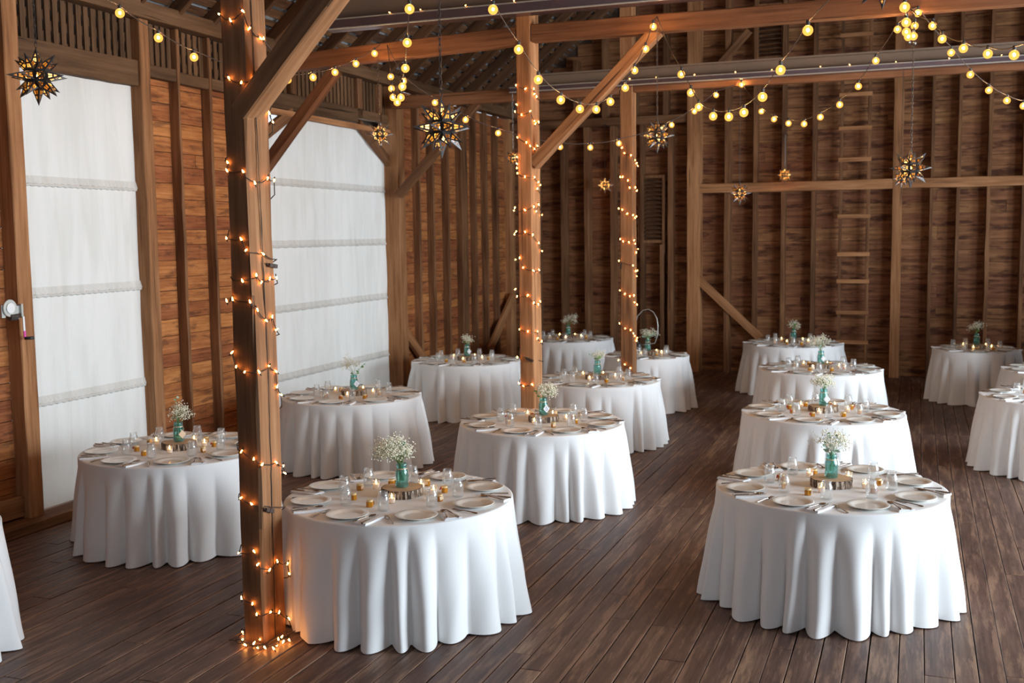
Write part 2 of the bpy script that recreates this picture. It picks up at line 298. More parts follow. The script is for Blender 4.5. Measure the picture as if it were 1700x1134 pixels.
def boards(name, origin, U, V, Nn, rects, width, seglen, thick, material, parent=None, gap=.004, jit=.003, seed=1, edge=False, joints=None, **kw):
    """boards running along U, stacked along V, face normal Nn; rects = (u0,u1,v0,v1)"""
    rnd = random.Random(seed); origin, U, V, Nn = map(Vector, (origin, U, V, Nn)); b = MB(); uv = []; ed = []
    for (u0, u1, v0, v1) in rects:
        v = v0
        while v < v1-1e-4:
            w = width*rnd.uniform(.82, 1.18); ve = min(v+w, v1)
            if v1-ve < width*.35: ve = v1
            u = u0
            first = rnd.uniform(.3, 1)*seglen
            while u < u1-1e-4:
                ue = min(u+(first if u == u0 else seglen*rnd.uniform(.7, 1.3)), u1)
                if u1-ue < .4: ue = u1
                if joints:
                    for jn in joints:
                        if u < jn-1e-4 and ue > jn: ue = jn
                off = rnd.uniform(-jit, jit); ru, rv = rnd.uniform(0, 40), rnd.uniform(0, 40)
                g = gap/2; a0, a1, c0, c1 = u+g, ue-g, v+g*rnd.uniform(.4, 2), ve-g*rnd.uniform(.4, 2)
                o = len(b.v); cc = .003
                for (uu, vv, dd) in ((a0,c0,-thick),(a1,c0,-thick),(a1,c1,-thick),(a0,c1,-thick),(a0,c0,off-cc),(a1,c0,off-cc),(a1,c1,off-cc),(a0,c1,off-cc),
                                     (a0+cc,c0+cc,off),(a1-cc,c0+cc,off),(a1-cc,c1-cc,off),(a0+cc,c1-cc,off)):
                    b.v.append(tuple(origin+U*uu+V*vv+Nn*dd)); uv.append((uu+ru, vv-v+rv))
                fl = U.cross(V).dot(Nn) > 0
                fs = [(0,1,5,4),(1,2,6,5),(2,3,7,6),(3,0,4,7),(4,5,9,8),(5,6,10,9),(6,7,11,10),(7,4,8,11)]
                if edge:
                    # split the face along its middle so the distance from the edge can be stored
                    mid = (c0+c1)/2
                    for uu in (a0+cc, a1-cc): b.v.append(tuple(origin+U*uu+V*mid+Nn*off)); uv.append((uu+ru, mid-v+rv))
                    fs += [(8,9,13,12),(12,13,10,11)]; ed += [(0, 0)]*12+[((c1-c0)/2, 0)]*2
                else: fs.append((8,9,10,11))
                for f in fs: b.f.append([o+i for i in (f if fl else f[::-1])]); b.m.append(0)
                u = ue
            v = ve
    b.uv = {'UVMap': uv}
    if edge: b.uv['Edge'] = ed
    return put(name, b.mesh(name, material), parent, **kw)
def empty(name, loc=(0, 0, 0), rz=0, **kw): return put(name, None, None, loc, (0, 0, rz), **kw)

# ================================================================= THE SETTING
XB, XS = -7.48, -7.36            # left wall: board face, stud face
YB, YS = 20.02, 19.78            # gable: board face, stud face
XR, YF = 7.4, -3.0
def zroof(x): return 4.72+.811*(min(x, -.2-(x+.2) if x > -.2 else x)+7.48)
# floor
put('subfloor', (lambda b: (b.box((-7.7, -3.1, -.09), (7.6, 20.1, -.035)), b.mesh('subfloor', M['void']))[1])(MB()), kind='structure', label='dark underside below the plank floor', cat='floor')
floor = boards('floor', (0, 0, 0), (0, 1, 0), (1, 0, 0), (0, 0, 1), [(-3.0, 20.1, -7.6, 7.5)], .146, 3.6, .03, M['floor'], gap=.005, jit=.0015, seed=5, edge=True, joints=[14.33], kind='structure', label='worn dark brown plank floor of the barn', cat='floor')
# left long wall
wl = boards('wall_left', (XB, 0, 0), (0, 1, 0), (0, 0, 1), (1, 0, 0), [(-3.0, 7.45, 0, 4.2), (9.09, 11.0, 0, 4.2), (14.72, 20.03, 0, 4.75)], .165, 2.6, .025, M['wall'], seed=11, kind='structure', label='side wall of horizontal brown boards between dark studs', cat='wall')
put('sheathing', (lambda b: (b.box((XB-.06, -3, 0), (XB-.03, 7.40, 4.2)), b.box((XB-.06, 9.12, 0), (XB-.03, 10.98, 4.2)), b.box((XB-.06, 14.78, 0), (XB-.03, 20, 4.75)), b.box((XB-.24, -3, 4.12), (XB-.20, 15, 5.0)), b.mesh('sheathing', M['sheath']))[-1])(MB()), wl)
def post_l(y0, y1, z0=0, z1=4.74, xi=XS, name='stud', material='stud'):
    w = y1-y0
    return timber(name, ((XB-.01+xi)/2, (y0+y1)/2, z0), ((XB-.01+xi)/2, (y0+y1)/2, z1), xi-XB+.01, w, (1, 0, 0), M[material], wl)
for a, b in [(4.2, 4.25), (4.85, 4.9), (5.5, 5.55), (6.1, 6.15), (6.72, 6.77), (9.74, 9.785), (10.294, 10.34), (15.646, 15.715), (16.182, 16.245), (16.774, 16.84), (17.366, 17.63), (17.994, 18.05), (18.513, 18.575), (19.06, 19.122)]:
    post_l(a, b)
for a, b in [(11.98, 12.12), (13.73, 13.86), (14.37, 14.45)]: post_l(a, b, 4.33, 4.74)
post_l(7.376, 7.541, xi=-7.33, name='door_post', material='post'); post_l(9.125, 9.274, xi=-7.33, name='door_post', material='post')
post_l(10.78, 11.02, xi=-7.28, name='door_post', material='post'); post_l(14.64, 14.86, xi=-7.215, name='door_post', material='post')
post_l(5.66, 5.92, xi=-7.28, name='door_post', material='post')
post_l(19.734, 20.0, xi=XS, name='corner_post', material='post')
timber('sill', ((XB-.12-7.16)/2-.02, -3, .045), ((XB-.12-7.16)/2-.02, 19.7, .045), .42, .09, (1, 0, 0), M['stud'], wl, seg=30)
timber('kicker_board', (-7.42, 4.0, .20), (-7.42, 7.37, .20), .05, .19, (1, 0, 0), M['post'], wl)
timber('top_plate', (-7.39, -3, 4.82), (-7.39, 19.75, 4.84), .2, .17, (1, 0, 0), M['dusty'], wl, seg=40)
timber('header', (-7.42, 7.50, 4.19), (-7.42, 9.165, 4.20), .12, .25, (1, 0, 0), M['dusty'], wl)
for a, b, z in [(9.275, 9.735, 4.255), (9.79, 10.29, 4.24), (10.345, 10.78, 4.25)]: timber('header', (-7.41, a, z), (-7.41, b, z), .09, .12, (1, 0, 0), M['dusty'], wl)
timber('header', (-7.42, 11.02, 4.22), (-7.42, 13.73, 4.23), .10, .20, (1, 0, 0), M['dusty'], wl)
timber('header', (-7.42, 13.86, 4.26), (-7.42, 14.37, 4.26), .10, .12, (1, 0, 0), M['dusty'], wl)
timber('header', (-7.42, 14.45, 4.26), (-7.42, 14.64, 4.26), .10, .12, (1, 0, 0), M['dusty'], wl)
timber('curtain_rail', (-7.40, 11.0, 4.075), (-7.38, 14.66, 4.07), .09, .075, (1, 0, 0), M['post'], wl)
def flatbrace(name, a, b, w, x=-7.39, t=.07, parent=wl, mt='stud'): return timber(name, (x, a[0], a[1]), (x, b[0], b[1]), t, w, (1, 0, 0), M[mt], parent)
flatbrace('brace', (13.75, 4.12), (14.78, 3.58), .14); flatbrace('brace', (12.02, 4.10), (10.95, 3.56), .14)
flatbrace('brace', (14.87, 1.26), (15.76, .56), .15, mt='post'); flatbrace('brace', (19.72, 1.36), (18.46, .44), .17, x=-7.33, mt='post')
# lattice vents above the doors: upright laths over slanting ones
for y0, y1, z0 in [(7.545, 9.12, 4.315), (9.275, 9.735, 4.315), (9.79, 10.29, 4.30), (10.345, 10.78, 4.31), (11.02, 11.98, 4.32), (12.12, 13.73, 4.33), (13.86, 14.37, 4.32), (14.45, 14.64, 4.32)]:
    b = MB(); z1 = 4.735; n = max(2, int((y1-y0)/.098+.5)); 
    for k in range(n):
        yy = y0+(k+.5)*(y1-y0)/n; b.box((-7.432, yy-.030, z0), (-7.418, yy+.030, z1))
    q = y0-.45
    while q < y1:
        # slanting lath, clipped to the opening
        h = z1-z0; s0 = max(0, (y0-q)/h); s1 = min(1, (y1-.05-q)/h)
        if s1-s0 > .12: b.obox((-7.452, q+h*s0, z0+h*s0), (.012, 0, 0), (0, .085, 0), (0, h*(s1-s0), h*(s1-s0)))
        q += .185
    put('lattice', b.mesh('lattice', M['dusty']), wl)
# gable end wall
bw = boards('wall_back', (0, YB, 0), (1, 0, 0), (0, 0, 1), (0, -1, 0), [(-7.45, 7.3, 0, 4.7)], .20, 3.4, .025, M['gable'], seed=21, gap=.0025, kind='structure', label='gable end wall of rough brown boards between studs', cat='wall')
b = MB(); 
rnd = random.Random(4); z = 4.7; uvv = []
while z < 10.4:
    x0 = max(-7.45, (z-4.72)/.811-7.48); w = .2*rnd.uniform(.85, 1.15); off = rnd.uniform(0, .004); ru, rv = rnd.uniform(0, 40), rnd.uniform(0, 40)
    x1 = -.4-x0; o = len(b.v)
    b.box((x0, YB+off, z+.004), (x1, YB+.03, z+w-.004)); 
    for v in b.v[o:]: uvv.append((v[0]+ru, v[2]+rv))
    z += w
b.uv = {'UVMap': uvv}; put('upper_boards', b.mesh('upper_boards', M['gable']), bw)
put('sheathing', (lambda b: (b.box((-7.7, YB+.035, -.1), (7.5, YB+.06, 11)), b.mesh('sheathing', M['sheath']))[-1])(MB()), bw)
def post_b(x0, x1, z0, z1, name='stud', material='stud', y=YS):
    return timber(name, ((x0+x1)/2, (y+YB+.01)/2, z0), ((x0+x1)/2, (y+YB+.01)/2, z1), x1-x0, YB-y+.01, (1, 0, 0), M[material], bw)
SB = [(-6.90, -6.81), (-6.369, -6.273), (-5.903, -5.808), (-5.398, -5.309), (-3.286, -3.178), (-2.782, -2.708), (-2.289, -2.214), (-1.769, -1.698), (.16, .217), (.576, .637), (1.042, 1.106), (1.572, 1.635), (2.08, 2.15), (2.6, 2.67)]
for a, c in SB:
    if a < -3.9: post_b(a, c, 0, 4.52)
    elif c < 1.6: post_b(a, c, 0, 3.235); post_b(a+.005, c+.005, 3.40, min(zroof((a+c)/2)-.1, 7.6))
    else: post_b(a, c, 0, min(zroof((a+c)/2)-.1, 7.6))
for a, c in [(-4.311, -4.222)]: post_b(a, c, 0, 4.52)
post_b(-4.458, -4.384, 0, 2.33); post_b(-4.83, -4.77, 0, 4.52)
for a, c in [(-6.1, -6.01), (-5.55, -5.46), (-4.98, -4.89), (-4.40, -4.31)]: post_b(a, c, 4.67, zroof(a)-.08)
post_b(-3.944, -3.712, 0, 7.6, 'gable_post', 'post', 19.72); post_b(-.434, -.274, 0, 7.7, 'gable_post', 'post', 19.74)
timber('girt', (-3.72, 19.80, 3.325), (3.2, 19.80, 3.315), .12, .163, (0, 1, 0), M['post'], bw, seg=20)
timber('girt', (-7.35, 19.82, 4.595), (-3.94, 19.82, 4.60), .12, .15, (0, 1, 0), M['stud'], bw, seg=12)
timber('brace', (-3.74, 19.76, 1.69), (-2.62, 19.76, .64), .05, .15, (0, 1, 0), M['post'], bw)
timber('brace', (-3.70, 19.76, 5.15), (-2.85, 19.76, 6.05), .05, .13, (0, 1, 0), M['stud'], bw)
# other two walls, with the open doors the daylight comes through
boards('wall_right', (XR, 0, 0), (0, 1, 0), (0, 0, 1), (-1, 0, 0), [(-3, 5.0, 0, 4.75), (9.8, 11.6, 0, 4.75), (14.4, 20, 0, 4.75), (5.0, 9.8, 4.2, 4.75), (11.6, 14.4, 4.2, 4.75)], .2, 3, .025, M['wall'], seed=31, kind='structure', label='long side wall with two open doorways, out of view', cat='wall')
boards('wall_front', (0, YF, 0), (1, 0, 0), (0, 0, 1), (0, 1, 0), [(-7.5, .7, 0, 4.75), (4.5, 7.4, 0, 4.75), (.7, 4.5, 4.3, 4.75)], .2, 3, .025, M['gable'], seed=32, kind='structure', label='front wall behind the viewer, out of view', cat='wall')
boards('shading_partition', (0, 16.1, 0), (1, 0, 0), (0, 0, 1), (0, -1, 0), [(1.42, 7.38, 0, 1.45)], .2, 3, .04, M['gable'], seed=33, kind='structure', label='half-height partition added to shade the back corner, out of view', cat='wall')  # added out of view to block low door light from the corner table
# roof: slanting boards with gaps, shingles above, rafters below
s = sqrt(1+.811**2); UX = Vector((1/s, 0, .811/s)); NU = Vector((.811/s, 0, -1/s))
RL = 7.35*s
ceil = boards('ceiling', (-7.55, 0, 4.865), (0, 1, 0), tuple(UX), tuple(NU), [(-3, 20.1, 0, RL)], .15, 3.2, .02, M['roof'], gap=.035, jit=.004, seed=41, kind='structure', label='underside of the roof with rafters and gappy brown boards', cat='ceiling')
b = MB(); up3 = -NU*.045
rs = random.Random(8)
for k in range(46):
    for j in range(38):
        a = Vector((-7.55, -3+k*.5, 4.865))+UX*(j*.25)+up3
        b.obox(a, (0, .492, 0), UX*.30, -NU*(.008+.006*rs.random()))
put('shingles', b.mesh('shingles', M['shingle']), ceil)
UX2 = Vector((-UX.x, 0, UX.z)); NU2 = Vector((-NU.x, 0, NU.z))
boards('roof_slope', (7.15, 0, 4.865), (0, 1, 0), tuple(UX2), tuple(NU2), [(-3, 20.1, 0, RL)], .3, 6, .02, M['roof'], ceil, gap=.0, seed=42)
y = 4.35
while y < 19.6:
    a = Vector((-7.5, y, 4.905))+NU*.075; e = a+UX*(RL-.1)
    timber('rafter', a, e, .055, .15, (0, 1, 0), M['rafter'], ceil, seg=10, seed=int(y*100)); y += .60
timber('purlin', (-3.86, -3, 7.40), (-3.86, 19.7, 7.40), .18, .2, (1, 0, 0), M['beam'], ceil, seg=20)

# ================================================================= TIMBER FRAME
def frame(name, p0, p1, w, d, side, material, label, cat, **kw):
    return timber(name, p0, p1, w, d, side, M[material], label=label, cat=cat, **kw)
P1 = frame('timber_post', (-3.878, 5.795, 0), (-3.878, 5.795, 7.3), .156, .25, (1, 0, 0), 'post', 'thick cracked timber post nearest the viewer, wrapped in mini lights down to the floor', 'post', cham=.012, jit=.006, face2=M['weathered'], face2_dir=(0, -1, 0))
P2 = frame('timber_post', (-3.865, 10.94, 0), (-3.865, 10.94, 7.3), .15, .28, (1, 0, 0), 'post', 'middle timber post behind the number-tag table, wrapped in mini lights', 'post', jit=.003)
P3 = frame('timber_post', (-3.712, 14.555, 0), (-3.712, 14.555, 7.3), .174, .21, (1, 0, 0), 'post', 'farthest light-wrapped timber post, in front of the small table', 'post', jit=.003)
frame('tie_beam', (-7.3, 5.76, 4.59), (-3.96, 5.76, 4.59), .15, .18, (0, 1, 0), 'beam', 'tie beam joining the nearest post to the side wall, above the picture', 'beam')
frame('tie_beam', (-3.795, 5.76, 4.59), (7.3, 5.76, 4.59), .15, .18, (0, 1, 0), 'beam', 'tie beam running from the nearest post across the hall, above the picture', 'beam')
frame('tie_beam', (-7.28, 10.88, 4.47), (-3.95, 10.88, 4.59), .15, .18, (0, 1, 0), 'beam', 'sagging tie beam between the second curtain wall and the middle post', 'beam')
frame('tie_beam', (-3.78, 10.88, 4.602), (7.3, 10.88, 4.58), .15, .175, (0, 1, 0), 'beam', 'long orange-brown tie beam running from the middle post out across the hall', 'beam')
frame('tie_beam', (-7.22, 14.53, 4.475), (-3.81, 14.53, 4.485), .15, .165, (0, 1, 0), 'beam', 'tie beam between the side wall and the farthest light-wrapped post', 'beam')
frame('tie_beam', (-3.615, 14.53, 4.51), (7.3, 14.53, 4.49), .13, .17, (0, 1, 0), 'beam', 'tie beam showing just under the far steel beam', 'beam')
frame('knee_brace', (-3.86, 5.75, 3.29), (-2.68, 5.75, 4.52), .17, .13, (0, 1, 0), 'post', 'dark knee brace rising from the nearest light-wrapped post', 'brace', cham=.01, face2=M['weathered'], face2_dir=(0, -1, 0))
frame('knee_brace', (-3.79, 10.88, 3.27), (-2.47, 10.88, 4.54), .13, .125, (0, 1, 0), 'post', 'knee brace rising from the middle post to the long tie beam', 'brace')
frame('knee_brace', (-7.24, 10.88, 3.16), (-6.10, 10.88, 4.39), .13, .12, (0, 1, 0), 'beam', 'knee brace in front of the second curtain, partly behind the nearest post', 'brace')
frame('knee_brace', (-7.18, 14.56, 3.14), (-5.90, 14.56, 4.41), .12, .11, (0, 1, 0), 'stud', 'knee brace behind the big star lantern, against the far side wall', 'brace')
b = MB(); rn = random.Random(77); z = 0.0; pl = []
while z < 5.2: pl.append((5.775+.02*sin(z*1.1)+rn.uniform(-.004, .004)+.03*(z > 3.0)*0, z, .0035+.003*rn.random())); z += .07
for (y_, z_, w_) in pl: b.v += [(-3.7935, y_-w_, z_), (-3.7935, y_+w_, z_)]
for k in range(len(pl)-1): b.f.append([2*k, 2*k+1, 2*k+3, 2*k+2]); b.m.append(0)
ck = put('drying_crack', b.mesh('drying_crack', M['void']), P1); ck.matrix_parent_inverse = P1.matrix_world.inverted()
def steel(x0, x1, y, zb, hf, hw, label):
    t = empty('steel_beam', (0, 0, 0), label=label, cat='beam')
    b = MB(); b.box((x0+.12, y-.01, zb+hf), (x1, y+.02, zb+hf+hw)); put('web', b.mesh('web', M['web']), t)
    b = MB(); b.box((x0, y-.10, zb), (x1, y+.11, zb+hf)); put('bottom_flange', b.mesh('bottom_flange', M['flange']), t)
    b = MB(); b.tube([(x0, y-.10, zb+hf), (x1, y-.10, zb+hf)], .007, 6); b.tube([(x0, y-.10, zb), (x1, y-.10, zb)], .009, 6); put('lip', b.mesh('lip', M['galv']), t)
    b = MB(); b.box((x0+.12, y-.10, zb+hf+hw), (x1, y+.11, zb+hf+hw+.02)); put('top_flange', b.mesh('top_flange', M['web']), t)
    return t
steel(-6.0, 7.3, 10.55, 4.745, .098, .26, 'near steel I-beam with dark glossy flange above the middle tie beam')
steel(-5.30, 7.3, 14.33, 4.485, .062, .14, 'far steel I-beam with taupe web and dark flange, above the last tie beam')

# ================================================================= CURTAINS, WINCH, LADDER, SHUTTERS
def curtain(y0, y1, z0, z1, seams, label, clip=None):
    """roll-up canvas hung in the doorway: gathered sheet, stuffed batten pockets"""
    ny, nz = 110, 90; b = MB(); rn = random.Random(int(y0*10)); ph = [(rn.uniform(4, 22), rn.uniform(0, 6.3), rn.uniform(.3, 1)) for _ in range(7)]
    def off(y, z):
        s = min([abs(z-q) for q in seams]+[9]); k = min(1, s/.25)
        w = sum(a*sin(f*(y+.12*sin(z*1.3+p))+p) for f, p, a in ph)*.004*k
        return w+.018*sin((z-z0)/(z1-z0)*pi)*sin(y*1.7)
    for j in range(nz+1):
        for i in range(ny+1):
            y = y0+(y1-y0)*i/ny; zz = z0+((clip(y) if clip else z1)-z0)*j/nz
            b.v.append((-7.45+off(y, zz), y, zz))
    W_ = ny+1
    for j in range(nz):
        for i in range(ny):
            q = [j*W_+i, j*W_+i+1, (j+1)*W_+i+1, (j+1)*W_+i]
            b.f.append(q); b.m.append(0)
    o = put('roll_up_curtain', b.mesh('roll_up_curtain', M['canvas'], True), label=label, cat='curtain')
    for q in seams:
        b = MB(); K = 140; pts = [];
        pts = [(-7.445+off(y0+(y1-y0)*k/K, q), y0+(y1-y0)*k/K, q+.004*sin(k*.9)) for k in range(K+1)]
        b.tube(pts, [.015+.002*sin(k*1.7)*sin(k*.31) for k in range(K+1)], 8)
        # gathered strip above the pocket
        o_ = len(b.v)
        for k in range(K+1):
            y = y0+(y1-y0)*k/K; x = -7.443+.004*sin(k*1.35)+off(y, q); b.v += [(x+.004, y+.02, q+.008), (x-.004, y, q+.08)]
        for k in range(K): b.f.append([o_+2*k, o_+2*k+2, o_+2*k+3, o_+2*k+1]); b.m.append(0)
        put('batten_pocket', b.mesh('batten_pocket', M['canvas'], True), o)
    return o
curtain(7.50, 9.105, .10, 4.09, [1.055, 2.045, 3.045], 'narrow white roll-up canvas curtain beside the hand winch')
curtain(10.95, 14.80, .10, 4.10, [.765, 1.625, 2.43, 3.20], 'wide white roll-up canvas curtain with cut-off upper corners', clip=lambda y: min(4.10, 3.56+(y-10.95)*.54, 4.10-(y-13.8)*.54))
wn = empty('hand_winch', (-7.33, 7.36, 1.95), label='hand winch with toothed wheel and crank beside the narrow curtain', cat='winch')
def gear(R, t, n):
    b = MB(); o = []
    for k in range(n*2):
        a = 2*pi*k/(n*2); r = R if k % 2 else R*.955; o.append((r*cos(a), r*sin(a)))
    K = len(o); b.v = [(-t/2+0, x, y) for x, y in o]+[(t/2, x, y) for x, y in o]
    b.f = [list(range(K))[::-1], [K+k for k in range(K)]]+[[k, (k+1) % K, K+(k+1) % K, K+k] for k in range(K)]; b.m = [0]*len(b.f); return b
put('wheel', gear(.075, .012, 46).mesh('wheel', M['galv']), wn, (.04, -.13, .02))
b = MB(); b.lathe([(.001, 0), (.045, 0), (.045, .008), (.001, .012)], 24); put('hub', b.mesh('hub', M['white_paint']), wn, (.047, -.13, .02), (0, pi/2, 0))
b = MB(); b.box((.0, -.21, -.06), (.03, -.17, .05)); b.box((.028, -.13, -.03), (.036, -.02, .035)); b.box((0, -.02, -.07), (.06, .0, .05)); b.obox((.03, -.06, -.08), (.012, 0, 0), (0, .03, 0), (0, -.02, .07)); put('bracket', b.mesh('bracket', M['galv']), wn)
b = MB(); b.tube([(.03, -.13, -.06), (.03, -.05, -.06)], .03, 12); put('drum', b.mesh('drum', M['iron']), wn)
b = MB(); b.obox((.062, -.018, -.19), (.008, 0, 0), (0, .02, 0), (0, -.002, .13)); put('crank_arm', b.mesh('crank_arm', M['white_paint']), wn)
b = MB(); b.obox((.0625, -.0165, -.245), (.009, 0, 0), (0, .022, 0), (0, -.001, .06)); put('grip_band', b.mesh('grip_band', M['pink']), wn)
b = MB(); b.tube([(.066, -.012, -.25), (.12, .045, -.25)], [.013, .015], 10); put('crank_handle', b.mesh('crank_handle', M['black'], True), wn)
lad = empty('wall_ladder', (-1.08, 19.70, 0), label='wooden ladder fixed upright against the gable wall', cat='ladder')
timber('rail', (-1.277, 19.825, 0), (-1.277, 19.825, 6.4), .05, .09, (1, 0, 0), M['stud'], None).parent = lad
timber('rail', (-.823, 19.825, 0), (-.823, 19.825, 6.4), .055, .09, (1, 0, 0), M['stud'], None).parent = lad
for z in (.6, 1.116, 1.661, 2.131, 2.784, 3.35, 3.751, 4.283, 4.852, 5.35, 5.85):
    timber('rung', (-1.32, 19.765, z), (-.78, 19.765, z), .03, .07, (0, 1, 0), M['post'], None, jit=.001, cham=.004).parent = lad
for o in lad.children: o.matrix_parent_inverse = Matrix.Translation((1.08, -19.70, 0))
def shutter(x0, x1, z0, z1, label):
    t = empty('louvred_shutter', ((x0+x1)/2, 19.86, z0), label=label, cat='shutter')
    cx = (x0+x1)/2; w = x1-x0; h = z1-z0
    b = MB(); n = int(h/.075)
    for k in range(n): b.obox((-w/2+.02, -.02, .02+k*h/n), (w-.04, 0, 0), (0, .05, .045), (0, -.006, .012))
    put('slats', b.mesh('slats', M['rafter']), t)
    b = MB(); b.box((-w/2-.03, -.04, 0), (-w/2+.02, .03, h)); b.box((w/2-.02, -.04, -.2), (w/2+.03, .03, h)); b.box((-w/2, -.035, h-.05), (w/2, .03, h)); b.box((-w/2, -.035, 0), (w/2, .03, .05)); put('frame', b.mesh('frame', M['stud']), t)
shutter(-4.84, -4.40, 2.36, 3.60, 'tall louvred shutter on the gable wall beside the farthest light-wrapped post')
shutter(-2.77, -2.29, 5.55, 6.5, 'louvred shutter high on the gable wall under the roof')

# ================================================================= TABLES
TH = .77
TAB = {  # centre, radius of the top, seats, bearing of the first seat (deg), how labels call the table
 'NR': (-.539, 7.722, .765, 8, 26, 'nearest right-row table'), 'NL': (-3.291, 6.575, .765, 8, 37, 'table against the nearest post'),
 'R2': (-.845, 10.969, .765, 8, 38, 'second right-row table'), 'R3': (-1.155, 14.482, .765, 8, 28, 'third right-row table'),
 'R4': (-1.833, 17.70, .765, 8, 33, 'farthest right-row table'), 'M2': (-3.318, 9.670, .765, 8, 41, 'table before the middle post'),
 'M3': (-3.654, 12.723, .765, 8, 40, 'table behind the middle post'), 'M4': (-3.68, 15.49, .60, 6, 12, 'small table behind far post'),
 'M5': (-5.58, 17.663, .765, 8, 37, 'gable-side table left of far post'), 'LF': (-6.011, 14.223, .765, 8, 20, 'table past the wide curtain'),
 'LM': (-5.937, 10.744, .765, 8, 8, 'table before the wide curtain'), 'LN': (-5.868, 7.534, .765, 8, 35, 'table before the narrow curtain'),
 'RF': (.837, 17.427, .60, 6, 30, 'small dim table by the gable'), 'RE': (1.429, 12.648, .765, 8, 25, 'table cut by right edge'),
 'RX': (1.80, 15.05, .765, 8, 20, 'half hidden table at right edge'), 'LE': (-6.03, 4.72, .765, 8, 20, 'table cut by left edge')}
CL = {'NR': 'white floor-length cloth on the nearest round table of the right row', 'NL': 'white floor-length cloth on the round table touching the nearest lit post',
 'R2': 'white floor-length cloth on the second round table of the right row', 'R3': 'white floor-length cloth on the third round table of the right row',
 'R4': 'white cloth on the farthest round table of the right row, by the ladder', 'M2': 'white cloth on the round table in front of the middle post',
 'M3': 'white cloth on the round table just behind the middle post', 'M4': 'cream-white cloth on the small round table behind the farthest post',
 'M5': 'white cloth on the round table by the gable wall left of the farthest post', 'LF': 'white cloth on the round table past the wide curtain, by the side wall',
 'LM': 'white cloth on the round table in front of the wide curtain', 'LN': 'white cloth on the round table in front of the narrow curtain',
 'RF': 'dim greyish white cloth on the small round table in the back corner', 'RE': 'white cloth on the round table cut off by the right picture edge',
 'RX': 'white cloth on the half hidden round table at the right picture edge', 'LE': 'sliver of white cloth on the round table at the left picture edge'}
def cloth(key):
    x, y, R, _, _, _ = TAB[key]; rn = random.Random(sum(map(ord, key))*7); b = MB(); n = 400
    # uneven folds: fan-shaped ridges that start at the table edge and open towards the hem
    K = int(R*rn.uniform(33, 37)); cut = sorted(((k+rn.uniform(-.30, .30))/K) % 1 for k in range(K)); amp = [rn.choice([1.15, 1.0, .9, .6, 1.05]) for _ in range(K)]; t0 = [rn.uniform(0, .16) for _ in range(K)]; sk = [rn.uniform(.38, .62) for _ in range(K)]; sway = [rn.uniform(-.03, .03) for _ in range(K)]
    def fold(u):
        u %= 1
        for k in range(K):
            a = cut[k]; c = cut[(k+1) % K]+(1 if k == K-1 else 0); uu = u+(1 if u < cut[0] and k == K-1 else 0)
            if a <= uu < c:
                q = (uu-a)/(c-a); q = q/(2*sk[k]) if q < sk[k] else .5+(q-sk[k])/(2*(1-sk[k]))
                return (sin(pi*q)**.8), amp[k], t0[k], sway[k], q
        return 0, 1, 0, 0, 0
    F = [fold(k/n) for k in range(n)]
    dents = []
    for px, py in ((-3.80, 5.93), (-3.865, 10.80), (-3.712, 14.45), (-3.63, 14.66)):
        d = hypot(px-x, py-y)
        if d < .98: dents.append((atan2(py-y, px-x), d))
    rows = [(0, 0, 0)]
    for j, rr in enumerate([.25, .5, .75, .9, .97]): rows.append((1, R*rr, TH))
    for a in (0, 22, 45, 68, 90): rows.append((2, R+.013*sin(radians(a)), TH-.013*(1-cos(radians(a)))))
    J = 20; drop = TH-.013-.006
    def tabl(k, t): return TH-.013-drop*t
    b.v.append((0, 0, TH))
    for kind, r, z in rows[1:]:
        for k in range(n):
            a = 2*pi*k/n; b.v.append((r*cos(a), r*sin(a), z))
    for j in range(1, J+1):
        t = j/J
        for k in range(n):
            f, am, ts, sw, q = F[k]; e = max(0, (t-ts)/(1-ts)); e = e**.75
            d = .008*t+e*(.132*am*(f**1.1)-.024)
            d += .004*sin(k*.37+j*.5)*t
            a = 2*pi*k/n+sw*t*t*f
            r = R+.013+d
            for (da, dd) in dents:
                w = (a-da+pi) % (2*pi)-pi
                if abs(w) < .6: r = min(r, max(R+.014, (dd-.012)/max(.5, cos(w))))
            zz = TH-.013-drop*t+(.012*(1-f)*t*t if j == J else 0)
            b.v.append((r*cos(a), r*sin(a), zz))
    for k in range(n): b.f.append([0, 1+k, 1+(k+1) % n]); b.m.append(0)
    NR_ = len(rows)-1+J
    for j in range(NR_-1):
        for k in range(n):
            b.f.append([1+j*n+k, 1+(j+1)*n+k, 1+(j+1)*n+(k+1) % n, 1+j*n+(k+1) % n]); b.m.append(0)
    return put('tablecloth', b.mesh('tablecloth', M['cloth'], True), None, (x, y, 0), label=CL[key], cat='tablecloth', group='white tablecloths on the round tables')
for k in TAB: cloth(k)

# ---- one mesh of every kind of thing on the tables
def lath(name, prof, mt, n=28, smooth=True): b = MB(); b.lathe(prof, n); return b.mesh(name, M[mt], smooth)
G = {}
G['plate'] = lath('dinner_plate', [(.001, .004), (.07, .004), (.075, 0), (.082, .001), (.092, .008), (.108, .013), (.134, .019), (.136, .021), (.133, .0225), (.108, .0175), (.094, .0125), (.085, .0085), (.074, .0075), (.001, .0075)], 'china', 40)
G['plate_far'] = lath('dinner_plate', [(.001, .004), (.078, 0), (.105, .012), (.136, .021), (.106, .017), (.088, .009), (.001, .0075)], 'china', 20)
JP = [(.001, .003), (.030, .002), (.036, .005), (.039, .012), (.039, .03), (.038, .05), (.039, .075), (.038, .088), (.033, .100), (.0295, .106), (.0295, .110), (.032, .112), (.032, .115), (.030, .117), (.0315, .121), (.031, .128), (.029, .130), (.0275, .128), (.0275, .108), (.031, .099), (.0355, .088), (.036, .012), (.03, .008), (.001, .008)]
